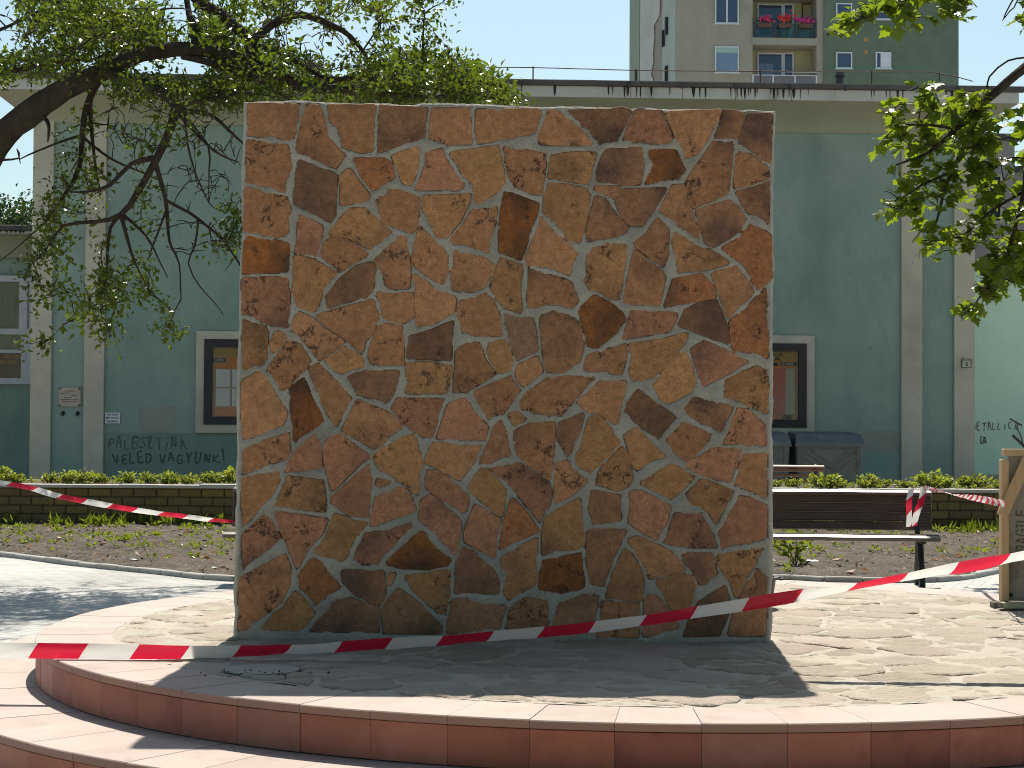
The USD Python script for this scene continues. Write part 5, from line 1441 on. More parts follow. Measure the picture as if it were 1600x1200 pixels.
container('rubbish_container', 'beige metal rubbish container with blue grey lid and pressed cross ribs by the hall', 1341, 669, 1)
container('rubbish_container', 'second beige rubbish container mostly hidden behind the right edge of the stone wall', 1228.5, 669, 2)

# ---------------------------------------------------------------- benches
M_slat = surf('dark_bench_wood', (0.06, 0.036, 0.027), (0.095, 0.056, 0.04), scale=3, stretch=(1, 12, 12), bump=0.3, bscale=60, rough=0.3, spec=0.5)
M_iron = surf('black_iron', (0.012, 0.013, 0.014), (0.02, 0.021, 0.022), scale=6, rough=0.42, spec=0.5)
M_lacq = surf('lacquered_bench_wood', (0.10, 0.06, 0.045), (0.15, 0.09, 0.065), scale=3, stretch=(1, 12, 12), rough=0.28, spec=0.9)  # lit copy of the bench wood: lighter and glossier for the sun glint
M_slat2 = surf('brown_bench_wood', (0.17, 0.085, 0.05), (0.23, 0.115, 0.07), scale=3, stretch=(1, 12, 12), rough=0.5)


def bench(label, right_end, yaw, L, wood, group=None, back_n=4, low_gap=0.0):
    """Slatted bench on two splayed iron legs. right_end: ground point under the right end of the backrest; it faces -y before the yaw."""
    t = thing('park_bench', label, 'bench', right_end, yaw, group)
    x0, x1 = -L, 0.0
    # backrest slats lean back slightly
    for k in range(back_n):
        if k == 0:
            obj('top_slat', bar((x0, 0.105, 0.788), (x1, 0.105, 0.788), 0.055, 0.03, up=(0, -0.42, 0.9), bev=0.006), wood if wood is M_slat2 else M_lacq, t)  # tilted and lightened to glint in the sun towards the camera
        z = 0.735 - 0.078 * k
        y = 0.115 - 0.018 * k
        s_, c_ = 0.18, 0.98
        obj('back_slat', bar((x0, y, z), (x1, y, z), 0.03, 0.072 - low_gap, up=(0, s_, c_), bev=0.007), wood, t)
    obj('seat_slat', bar((x0, -0.455, 0.425), (x1, -0.455, 0.425), 0.055, 0.035, up=(0, -0.42, 0.9), bev=0.006), wood if wood is M_slat2 else M_lacq, t)
    for k in range(4):
        obj('seat_slat', bar((x0, -0.36 + 0.105 * k, 0.435 - 0.006 * k), (x1, -0.36 + 0.105 * k, 0.435 - 0.006 * k), 0.095, 0.04, bev=0.008), wood, t)
    for x in (x1 - 0.13, x0 + 0.13):
        lg = obj('leg', cat_mesh([bar((x, -0.30, 0.0), (x, -0.12, 0.41), 0.05, 0.085, up=(0, 1, 0), bev=0.01), bar((x, 0.06, 0.0), (x, -0.06, 0.40), 0.05, 0.085, up=(0, 1, 0), bev=0.01),
                                  box(x - 0.024, x + 0.024, -0.38, 0.04, 0.375, 0.41, 0.008)]), M_iron, t)
        obj('back_support', bar((x, 0.03, 0.40), (x, 0.145, 0.82), 0.045, 0.035, up=(0, 1, 0), bev=0.008), M_iron, t)
    return t


BG = at_z(1443, 917.5, GZ)
bench('dark slatted park bench right of the stone wall with tape tied round its end', (BG[0] + 0.13, BG[1] + 0.2, GZ), 0.10 * -1, 1.75, M_slat, 'dark benches beside the platform')
e2 = at_y(361.5, 790, 15.45)
bench('dark park bench almost wholly hidden behind the left edge of the stone wall', (e2[0] + 1.75, 15.45, GZ), 0.0, 1.75, M_slat, 'dark benches beside the platform')
e3 = at_y(1290, 725, 26.4)
bench('brown slatted bench beyond the planter in front of the rubbish containers', (e3[0], 26.4, GZ), 0.0, 1.8, M_slat2, low_gap=0.028)

# ---------------------------------------------------------------- barrier tapes
def tape_mat(name, period, phase, slant):
    n = {'uv': ('attribute', {'attribute': 'st'}), 'sp': ('separate_xyz', {}), 'sl': ('math', {'math_type': 'multiply_add', 'value2': slant}), 'dv': ('math', {'math_type': 'multiply_add', 'value2': 1 / period, 'value3': phase}),
         'fr': ('math', {'math_type': 'fraction'}), 'lt': ('math', {'math_type': 'less_than', 'value2': 0.5}),
         'mx': ('mix', {'color1': (0.70, 0.70, 0.67), 'color2': (0.60, 0.016, 0.05)}), 'p': ('principled_bsdf', {'roughness': 0.32, 'specular_ior_level': 0.45}), 't': ('translucent_bsdf', {}), 'm': ('mix_closure', {'fac': 0.42})}
    return usdkit.material(stage, f'/World/Looks/{name}', n, [('uv.vector', 'sp.vector'), ('sp.y', 'sl.value1'), ('sp.x', 'sl.value3'), ('sl.value', 'dv.value1'), ('dv.value', 'fr.value1'), ('fr.value', 'lt.value1'), ('lt.value', 'mx.fac'),
                           ('mx.color', 'p.base_color'), ('mx.color', 't.color'), ('p.BSDF', 'm.closure1'), ('t.BSDF', 'm.closure2')], surface='m.closure')


def ribbon(pts, width, twist, mat, parent=None, name='barrier_tape', rows=6, crease=0.006, seed=0):
    """A strip of film along the points; twist (radians from upright) per point; a little cockled across."""
    p = np.asarray(pts, float)
    tw = np.broadcast_to(np.asarray(twist, float), (len(p),))
    wd = np.broadcast_to(np.asarray(width, float), (len(p),))
    c = spline(np.c_[p, tw, wd], 0.03)
    q_, tw, wd = c[:, :3], c[:, 3], c[:, 4]
    L = np.r_[0, np.cumsum(np.linalg.norm(np.diff(q_, axis=0), axis=1))]
    t = np.gradient(q_, axis=0); t /= np.linalg.norm(t, axis=1, keepdims=True)
    side = np.cross(t, [0, 0, 1.0]); side /= np.linalg.norm(side, axis=1, keepdims=True) + 1e-9
    up = np.cross(side, t)
    acr = np.cos(tw)[:, None] * up + np.sin(tw)[:, None] * side
    nrm = np.cross(t, acr)
    V, UV = [], []
    for k in range(rows):
        f = k / (rows - 1) - 0.5
        b = crease * (2 * meshkit.fbm(np.c_[L * 5, np.full(len(L), f * 2), np.full(len(L), seed)], 3, seed) - 1) * 1.5
        V.append(q_ + acr * (f * wd)[:, None] + nrm * (b + crease * (1 - 4 * f * f))[:, None]); UV.append(np.c_[L, np.full(len(L), f * wd.mean())])
    m = len(L)
    i, j = np.meshgrid(np.arange(rows - 1), np.arange(m - 1), indexing='ij')
    f = np.stack([i * m + j, i * m + j + 1, (i + 1) * m + j + 1, (i + 1) * m + j], -1).reshape(-1, 4)
    return obj(name, (np.vstack(V), f), mat, parent, smooth=True, uv=np.vstack(UV))


FT = [(-420, 1010, 7.8), (-160, 1019, 7.74), (0, 1023.5, 7.7), (160, 1023.5, 7.68), (330, 1020, 7.68), (470, 1014, 7.68), (600, 1006, 7.66), (740, 996, 7.62), (880, 984.5, 7.56), (1000, 970, 7.5), (1110, 953.5, 7.42), (1210, 937, 7.36), (1300, 922.5, 7.35), (1400, 905, 7.36), (1500, 887, 7.38), (1600, 868.5, 7.4), (1800, 835, 7.45), (2050, 800, 7.5)]
P = np.array([at_y(x, y, d) for x, y, d in FT])
P[:, 2] = np.maximum(P[:, 2], 0.036)
W = [0.070, 0.069, 0.068, 0.066, 0.063, 0.060, 0.058, 0.056, 0.053, 0.051, 0.051, 0.054, 0.055, 0.056, 0.056, 0.058, 0.06, 0.06]
TWI = [0.25, 0.2, 0.15, 0.1, 0.4, 0.7, 0.45, 0.75, 0.5, 0.55, 0.3, 0.25, 0.85, 0.95, 0.5, 0.75, 0.3, 0.2]
tp = ribbon(P, W, TWI, tape_mat('red_white_tape', 0.436, 0.92, -0.75), seed=3)
tag(tp, 'long red and white barrier tape strung across in front of the stone wall', 'barrier tape')
LT = [(-330, 715, 13.6), (0, 754, 14.4), (100, 777, 14.7), (200, 795, 15.0), (300, 808.5, 15.25), (369, 815.5, 15.4)]
tp = ribbon([at_y(x, y, d) for x, y, d in LT], [0.05] * 6, [0.2, 0.6, 0.5, 0.55, 0.7, 0.9], tape_mat('red_white_tape_far', 0.44, 0.2, -0.9), seed=5)
tag(tp, 'red and white barrier tape sagging from the left edge to behind the stone wall', 'barrier tape')
eb = at_y(1445, 762, BG[1] + 0.13)
ec = at_y(1569, 787, 9.72)
mid = 0.5 * (eb + ec) + (0, 0, -0.004)
tp = ribbon([eb, 0.75 * eb + 0.25 * ec, mid, 0.25 * eb + 0.75 * ec, ec], [0.045, 0.042, 0.044, 0.042, 0.042], [0.3, 0.7, 1.6, 2.6, 3.6], tape_mat('red_white_tape_right', 0.30, 0.05, -0.6), seed=8)
tag(tp, 'twisted red and white barrier tape running from the bench to the wooden crate', 'barrier tape')
tl = [at_y(x, y, d) for x, y, d in ((1444, 760, BG[1] + 0.05), (1441, 778, BG[1] + 0.03), (1433, 800, BG[1] + 0.02), (1428, 822, BG[1] + 0.03))]
tl2 = [at_y(x, y, d) for x, y, d in ((1424, 764, BG[1] + 0.05), (1420, 785, BG[1] + 0.0), (1421, 806, BG[1] + 0.0), (1420, 823, BG[1] + 0.03))]
lp = thing('tape_tail', 'torn red and white tape ends hanging from the bench backrest', 'barrier tape')
mt = tape_mat('red_white_tape_tail', 0.26, 0.58, 0.9)
def upright(pts, w, seed):
    p = spline(np.asarray(pts), 0.02); m = len(p); L = np.r_[0, np.cumsum(np.linalg.norm(np.diff(p, axis=0), axis=1))]
    sd_ = np.array([1.0, 0.15, 0.12]); V = np.vstack([p - sd_ * w / 2, p + sd_ * w / 2 + np.c_[np.zeros(m), 0.012 * np.sin(L * 25 + seed), np.zeros(m)]])
    i = np.arange(m - 1)
    return obj('strip', (V, np.stack([i, m + i, m + i + 1, i + 1], -1)), mt, lp, smooth=True, uv=np.vstack([np.c_[L, np.zeros(m)], np.c_[L, np.full(m, w)]]))
upright(tl, 0.06, 0); upright(tl2, 0.05, 2)

# ---------------------------------------------------------------- wooden crate on the platform at the right edge
cb = at_z(1563, 951, 0.0)
CY = cb[1]
crate = thing('crate_panel', 'timber framed plywood crate side with stencilled lettering standing at the right edge of the platform', 'crate panel', (cb[0], CY, 0.0))
M_pine = surf('pale_pine', (0.50, 0.335, 0.18), (0.58, 0.41, 0.235), scale=3, stretch=(9, 9, 1), bump=0.2, bscale=70, rough=0.75)
M_plyw = surf('weathered_ply', (0.27, 0.235, 0.18), (0.36, 0.315, 0.25), scale=2.2, detail=8, bump=0.4, bscale=50, rough=0.9, stain=(0.16, 0.115, 0.07), stain_scale=2.6, stain_at=(0.5, 0.64), speck=(0.05, 0.045, 0.04), speck_scale=22, speck_at=0.74)
M_beam = surf('dark_beam', (0.10, 0.085, 0.07), (0.15, 0.13, 0.105), scale=4, rough=0.9)
lx = lambda px, py, d=0.0: at_y(px, py, CY + d)[0] - cb[0]
lz = lambda px, py, d=0.0: at_y(px, py, CY + d)[2]
hz = lz(1570, 712)
b0 = lz(1565, 940)
obj('base_beam', box(-0.045, 0.95, -0.03, 0.06, 0.0, b0 - 0.002, 0.006), M_beam, crate)
obj('post', box(lx(1565, 800), lx(1577, 800), -0.0, 0.06, b0, hz - 0.035 + 0.035 * 0.4, 0.004), M_pine, crate)
obj('top_rail', box(lx(1569, 708), 0.92, 0.002, 0.058, hz + 0.0, hz + 0.038, 0.004), M_pine, crate)
obj('brace', bar((lx(1566, 806, -0.02), -0.012, lz(1566, 806)), (lx(1607, 716, -0.02), -0.012, lz(1607, 716)), 0.022, 0.062, up=(0.9, 0, 0.42), bev=0.004), M_pine, crate)
obj('panel', box(lx(1577.5, 800) + 0.001, 0.9, 0.022, 0.04, b0 + 0.002, hz - 0.002), M_plyw, crate)
obj('post', box(0.84, 0.885, -0.0, 0.02, b0, hz - 0.002, 0.004), M_pine, crate)
obj('base_beam', box(0.80, 0.87, 0.061, 0.55, 0.0, 0.05, 0.005), M_beam, crate)
obj('strut', bar((0.835, 0.5, 0.05), (0.835, 0.075, hz * 0.8), 0.04, 0.06, up=(1, 0, 0), bev=0.004), M_pine, crate)
obj('cross_rail', box(lx(1577.5, 800) + 0.01, 0.88, 0.041, 0.07, 0.42 * hz, 0.42 * hz + 0.06, 0.004), M_pine, crate)
tm = meshkit.text_mesh('FRAGILE', 0.062, 0.002, True)
tm.vertices[:, 0] -= tm.vertices[:, 0].min()
sc_ = (lz(1595, 798) - lz(1595, 872)) / tm.vertices[:, 0].max()
VV = np.c_[lx(1606, 840) - tm.vertices[:, 1], 0.0212 - tm.vertices[:, 2] * 0.4, lz(1595, 872) + tm.vertices[:, 0] * sc_]
obj('stencil_lettering', (VV, tm.faces), surf('worn_stencil', (0.07, 0.06, 0.05), (0.19, 0.165, 0.13), scale=30, rough=0.9), crate)
obj('knot_hole', tube([(lx(1581.5, 930), 0.0185, lz(1581.5, 930)), (lx(1581.5, 930), 0.023, lz(1581.5, 930))], 0.012, 9), M_ink, crate)
of = thing('timber_offcut', 'pale green tinged timber offcut lying in front of the crate', 'offcut', (at_z(1568, 956, 0)[0], CY - 0.12, 0.012))
obj('piece', bar((0, 0, 0.02), (0.35, 0.03, 0.022), 0.07, 0.03, bev=0.004), surf('greenish_timber', (0.34, 0.34, 0.20), (0.42, 0.42, 0.27), scale=3, stretch=(1, 9, 9)), of)
obj('end_grain', bar((-0.004, -0.0004, 0.02), (-0.0003, 0.0, 0.02), 0.066, 0.027), M_beam, of)
# ---------------------------------------------------------------- trees
M_bark = surf('dark_bark', (0.045, 0.034, 0.025), (0.085, 0.066, 0.048), scale=9, detail=8, stretch=(1, 1, 0.4), bump=1.0, bscale=30, bdist=0.03, rough=0.95, spec=0.15, stain=(0.075, 0.08, 0.04), stain_scale=1.6)
M_twig = surf('dark_twig', (0.035, 0.027, 0.02), (0.06, 0.046, 0.034), scale=9, rough=0.9, spec=0.2)
M_plum = leaf_mat('plum_leaf', (0.036, 0.058, 0.011), (0.115, 0.145, 0.02), (2.4, 2.4, 0.6), 0.47, rough=0.32)
M_maple = leaf_mat('maple_leaf', (0.065, 0.105, 0.014), (0.115, 0.155, 0.02), (2.9, 2.6, 0.6), 0.55, rough=0.34, scale=2.0)


class Skeleton:
    """Branch points that later twigs attach to, each to the nearest earlier one."""
    def __init__(self):
        self.p = []; self.r = []
    def add(self, pts, rad):
        self.p.append(np.asarray(pts)); self.r.append(np.asarray(rad))
    def arrays(self):
        return np.vstack(self.p), np.concatenate(self.r)


def limb(pxs, step=0.12, wob=0.015, seed=0, sides=9, jit=0.0):
    """(px, py, radius px, depth) rows to a tapering tube through the tree's own space."""
    P = np.array([[*at_y(x, y, d), r * d / FOC] for x, y, r, d in pxs])
    c = spline(P, step)
    c[:, 2] += wob * 2 * (meshkit.fbm(c[:, :3] * 2.5 + seed, 3, seed) - 0.5)
    c[:, 1] += wob * 2 * (meshkit.fbm(c[:, :3] * 2.5 + seed + 9, 3, seed) - 0.5)
    rad = np.maximum(c[:, 3] * (1 + 0.16 * (meshkit.noise(c[:, :3] * 6, seed) - 0.5)), 0.003)
    return c[:, :3], rad, tube(c[:, :3], rad, sides)


def grow(sk, targets, rng, r0=0.010, r1=0.004, maxlen=1.2, droop=0.06):
    """Joins each target to the nearest branch point, nearest first, and returns twig tubes with each twig's end direction."""
    P, R = sk.arrays()
    T = np.asarray(targets)
    d0, _ = cKDTree(P).query(T)
    tubes, ends = [], [None] * len(T)
    pend = list(np.argsort(d0))
    P = list(P)
    batch = 60
    tree = cKDTree(np.array(P))
    for n, k in enumerate(pend):
        if n % batch == 0:
            tree = cKDTree(np.array(P))
        d, j = tree.query(T[k])
        a, b = P[j], T[k]
        if d > maxlen:
            a = b + (a - b) / d * maxlen * 0.4
        mid = 0.5 * (a + b) + rng.normal(0, 0.035 * d, 3) + (0, 0, droop * d)
        c = spline(np.array([a, mid, b]), max(0.05, d / 5))
        tubes.append(tube(c, np.linspace(min(r0, 0.004 + 0.01 * d), r1, len(c)), 4))
        P += list(c[1:])
        e = b - mid
        ends[k] = e / (np.linalg.norm(e) + 1e-9)
    return tubes, ends


def in_regions(regs, rng, clump=False):
    """Points in pixel polygons: rows (px, py, region index)."""
    out = []
    for k, (poly, n, holes) in enumerate(regs):
        P = Polygon(poly); x0, y0, x1, y1 = P.bounds
        c = 0
        while c < n:
            x, y = rng.uniform(x0, x1), rng.uniform(y0, y1)
            if clump and n > 150 and meshkit.fbm(np.array([[x * 0.021, y * 0.03, 7.7]]), 3, 12)[0] < 0.415:
                continue
            if P.contains(Point(x, y)) and not any((x - hx) ** 2 + (y - hy) ** 2 < hr ** 2 for hx, hy, hr in holes):
                out.append((x, y, k)); c += 1
    return out


# ---- the old plum tree at the left
D = 16.2
TK = at_y(-150, 700, D)
plum = thing('plum_tree', 'old dark barked tree arching in from the left with small leaves and bare hanging twigs', 'tree', (TK[0], D, GZ))
TB = np.array([TK[0], D, GZ])
limbs = [
    [(-150, 900, 46, D), (-152, 760, 40, D), (-140, 600, 36, D), (-110, 440, 33, D), (-60, 318, 30, D), (-8, 226, 24, D - .1), (38, 186, 20.5, D - .2), (98, 140, 18.5, D - .3), (160, 112, 15.5, D - .3), (220, 86, 12, D - .3), (290, 77, 11.5, D - .3), (340, 83, 10.5, D - .3), (390, 100, 10, D - .2), (440, 118, 9, D - .2), (480, 136, 9, D - .1), (545, 141, 6, D), (620, 150, 4, D), (700, 152, 2.5, D)],
    [(-145, 640, 30, D), (-190, 480, 26, D + .2), (-230, 300, 22, D + .5), (-200, 120, 17, D + .8), (-120, -20, 13, D + 1.0), (0, -100, 9, D + 1.2), (140, -140, 6, D + 1.2)],
    [(165, 114, 12, D - .3), (215, 128, 11, D - .5), (258, 148, 11, D - .6), (274, 168, 10, D - .7), (262, 210, 9, D - .7), (244, 250, 8, D - .8), (215, 300, 6.5, D - .8), (188, 336, 5.5, D - .8), (150, 345, 4, D - .8), (98, 353, 3, D - .8), (70, 390, 1.6, D - .8), (40, 420, 1, D - .8)],
    [(240, 247, 6, D - .8), (205, 255, 5, D - .9), (172, 290, 4, D - .9), (140, 300, 2.5, D - .9), (108, 300, 1.4, D - .9)],
    [(188, 336, 5, D - .8), (172, 355, 3.5, D - .7), (168, 400, 2.5, D - .7), (165, 440, 1.6, D - .7), (150, 475, 1, D - .7)],
    [(190, 338, 4.5, D - .8), (205, 395, 3, D - .9), (215, 420, 2.2, D - .9), (226, 440, 1, D - .9)],
    [(190, 336, 4, D - .8), (228, 368, 2.4, D - .8), (250, 410, 1.6, D - .8), (262, 436, 1, D - .8)],
    [(243, 254, 5, D - .8), (258, 310, 4.2, D - .7), (263, 365, 3.2, D - .7), (268, 385, 2.6, D - .7), (280, 410, 2, D - .7), (283, 468, 1.2, D - .7)],
    [(260, 312, 3.5, D - .7), (310, 345, 3, D - .6), (345, 372, 2.4, D - .6), (376, 418, 2, D - .6), (400, 450, 1.5, D - .6)],
    [(310, 345, 2.4, D - .6), (305, 385, 1.8, D - .6), (295, 410, 1.6, D - .6), (313, 450, 1.4, D - .6), (335, 475, 1.1, D - .6), (349, 495, 0.8, D - .6)],
    [(262, 320, 2.5, D - .7), (240, 380, 2, D - .7), (232, 405, 1.3, D - .7)],
    [(160, 116, 8, D - .25), (146, 140, 7, D - .2), (134, 168, 6.5, D - .2), (129, 205, 6, D - .3), (124, 262, 5, D - .3), (104, 302, 4, D - .4), (74, 342, 2.6, D - .4), (44, 372, 1.4, D - .4), (0, 408, 0.9, D - .4)],
    [(152, 120, 6, D - .25), (141, 160, 5, D - .2), (144, 212, 4, D - .2), (150, 262, 2.5, D - .2), (158, 300, 1.2, D - .2)],
    [(126, 212, 3.2, D - .3), (96, 222, 2.6, D - .3), (60, 236, 2, D - .3), (30, 250, 1.2, D - .3)],
    [(130, 215, 3, D - .3), (175, 250, 2.4, D - .4), (230, 270, 1.6, D - .4), (250, 280, 1, D - .4)],
    [(270, -60, 11, D), (312, 2, 9.5, D), (345, 20, 9, D - .1), (374, 50, 8.5, D - .2), (390, 66, 8, D - .2), (392, 98, 8, D - .2)],
    [(392, 66, 8, D - .2), (428, 36, 6.5, D - .1), (470, 23, 6, D), (520, 40, 5, D), (548, 56, 4, D), (575, 90, 2.6, D), (600, 130, 1.6, D)],
    [(304, 78, 7, D - .3), (306, 50, 6, D - .2), (296, 24, 5, D), (288, -30, 4, D + .2)],
    [(395, 72, 5, D - .2), (428, 78, 4.5, D - .1), (470, 102, 4, D), (500, 120, 3.2, D), (524, 124, 2.4, D + .1), (575, 118, 1.6, D + .1)],
    [(285, 86, 6, D - .3), (340, 101, 5, D - .4), (390, 116, 4, D - .4), (430, 142, 2.6, D - .4), (470, 165, 1.5, D - .4)],
    [(278, 168, 6, D - .7), (306, 160, 5, D - .7), (345, 152, 4, D - .6), (380, 146, 2.6, D - .6), (420, 150, 1.5, D - .6)],
    [(276, 172, 6, D - .7), (302, 175, 4.6, D - .7), (332, 181, 4, D - .7), (356, 202, 3.2, D - .7), (376, 220, 2.2, D - .7), (405, 250, 1.2, D - .7)],
    [(278, 176, 4, D - .7), (302, 204, 3, D - .8), (334, 236, 2.4, D - .8), (372, 252, 1.6, D - .8)],
    [(290, 172, 3.5, D - .7), (292, 220, 2.4, D - .6), (305, 270, 1.8, D - .6), (326, 315, 1.2, D - .6), (338, 326, 0.8, D - .6)],
    [(286, 176, 3, D - .7), (325, 228, 2.2, D - .5), (327, 270, 1.6, D - .5), (326, 318, 0.9, D - .5)],
    [(480, 137, 5, D - .1), (540, 124, 4, D), (610, 126, 3.2, D), (680, 140, 2.4, D), (745, 150, 1.6, D), (800, 158, 0.9, D)],
    [(610, 126, 2.6, D), (655, 104, 2, D), (661, 60, 1.5, D), (664, 20, 1.2, D), (690, 4, 0.9, D), (705, -10, .7, D)],
    [(664, 18, 1, D), (655, 2, .8, D), (650, -12, .7, D)],
    [(560, 90, 1.6, D), (588, 48, 1.2, D), (600, 22, .9, D), (608, 16, .7, D)],
    [(590, 40, 1, D), (606, 30, .8, D), (622, 50, .7, D)],
    [(-215, 160, 9, D + .7), (-120, 120, 7, D + .6), (-30, 118, 5, D + .5), (40, 108, 4, D + .4), (100, 96, 3, D + .3), (150, 92, 2, D + .2), (190, 70, 1.3, D + .2)],
    [(-190, 90, 8, D + .8), (-90, 70, 5, D + .6), (-10, 50, 3.4, D + .4), (24, 34, 2.4, D + .3), (62, 14, 2, D + .3), (120, -16, 1.2, D + .3)],
    [(60, 2, 3, D + .6), (90, -40, 5, D + .8), (100, -100, 6, D + 1)],
    [(64, 178, 4, D - .2), (74, 188, 3.4, D - .3), (77, 200, 2.8, D - .35), (75, 222, 1, D - .4)],
    [(0, 250, 2.2, D - .3), (30, 246, 1.4, D - .3), (26, 232, 1.1, D - .3), (32, 254, .8, D - .3)],
]
sk = Skeleton()
rng = np.random.default_rng(3)
for k, l in enumerate(limbs):
    if 2 <= k <= 14 or 20 <= k <= 24:
        l = [(x, y, 0.78 * r, d) for x, y, r, d in l]
    p, r, m = limb(l, 0.1, 0.03, k, 12 if k < 2 else 8)
    sk.add(p, r)
    nm = 'trunk' if k == 0 else 'limb'
    obj(nm, (m[0] - TB, m[1]), M_bark, plum, smooth=60)
regs = [
    ([(-40, 40), (60, -20), (330, -20), (335, 70), (200, 88), (120, 128), (60, 122), (-40, 120)], 600, [(10, 20, 30), (60, 8, 10)]),
    ([(330, -20), (618, -20), (612, 60), (640, 88), (700, 92), (745, 110), (790, 130), (812, 160), (380, 165), (325, 110)], 600, [(456, 58, 26), (498, 72, 20), (325, 22, 12), (372, 68, 10), (560, 20, 8), (620, 70, 18)]),
    ([(560, 88), (700, 92), (770, 118), (815, 158), (560, 165)], 210, []),
    ([(652, -20), (724, -20), (700, 22), (672, 40), (690, 62), (716, 92), (655, 98), (662, 60), (632, 32)], 30, []),
    ([(165, 128), (380, 128), (378, 168), (300, 160), (200, 158), (175, 148)], 100, []),
    ([(80, 188), (140, 190), (160, 260), (196, 330), (150, 330), (62, 410), (52, 330), (92, 250)], 50, [(112, 210, 20)]),
    ([(46, 340), (100, 340), (105, 420), (70, 482), (52, 470)], 30, []),
    ([(96, 440), (170, 420), (200, 430), (262, 462), (278, 528), (250, 518), (232, 488), (150, 506), (96, 510)], 52, []),
    ([(150, 350), (230, 380), (250, 450), (190, 470), (160, 430)], 12, []),
    ([(322, 376), (372, 345), (374, 398), (334, 394)], 12, []),
    ([(362, 290), (376, 290), (376, 350), (364, 350)], 6, []),
    ([(185, 205), (300, 180), (290, 225), (215, 250)], 14, []),
    ([(215, 280), (252, 290), (240, 365), (215, 345)], 8, []),
    ([(30, 536), (88, 528), (60, 545), (36, 548)], 6, []),
    ([(150, 520), (178, 508), (172, 530)], 5, []),
    ([(-420, -40), (-40, -40), (-40, 180), (-150, 300), (-420, 260)], 200, []),
    ([(-380, -330), (420, -330), (620, -130), (600, -20), (-380, -30)], 300, []),
]
spread = [0.9, 0.75, 0.6, 0.2, 0.45, 0.35, 0.3, 0.35, 0.35, 0.15, 0.1, 0.3, 0.3, 0.1, 0.1, 1.1, 0.9]
back = [0.7, 0.5, 0.4, 0.0, -.2, -.4, -.4, -.7, -.7, -.6, -.6, -.7, -.8, -.4, -.5, 0.8, 1.2]
tg = []
for x, y, k in in_regions(regs, rng, True):
    tg.append(at_y(x, y, D + back[k] + rng.normal(0, spread[k])))
n_leafy = len(tg)
bare = [([(268, 170), (378, 175), (378, 300), (330, 320), (280, 300)], 80, []), ([(150, 160), (270, 170), (240, 250), (180, 240)], 60, []), ([(250, 250), (370, 260), (330, 400), (260, 400)], 44, []), 
        ([(340, 385), (375, 380), (372, 430), (345, 425)], 8, []), ([(420, 30), (540, 20), (540, 110), (440, 110)], 70, []), ([(0, 0), (70, 0), (70, 60), (0, 70)], 30, []), ([(575, 15), (610, 20), (640, 90), (580, 80)], 18, [])]
for x, y, k in in_regions(bare, rng):
    tg.append(at_y(x, y, D - 0.5 + rng.normal(0, 0.35)))
tubes, ends = grow(sk, tg, rng, r0=0.010, r1=0.0025)
obj('twigs', tuple(a if i else a - TB for i, a in enumerate(cat_mesh(tubes))), M_twig, plum, smooth=True).SetCustomDataByKey('kind', 'stuff')
cs, ds, own_l = [], [], []
for k in range(n_leafy):
    e, c = ends[k], tg[k]
    n = rng.integers(12, 22)
    for _ in range(n):
        f = rng.uniform(-0.16, 0.10)
        cs.append(c + e * f + rng.normal(0, 0.055, 3))
        ds.append(0.5 * e + rng.normal(0, 0.55, 3) + (0, 0, 0.05)); own_l.append(k)
sz_ = rng.uniform(0.6, 1.25, len(tg)).repeat(1)
LV, LF = leaflets(np.array(cs), np.array(ds), np.array([0.064 * sz_[k] for k in own_l]), rng, wid=0.52, jitter=0.3)
obj('crown', (LV - TB, LF), M_plum, plum).SetCustomDataByKey('kind', 'stuff')

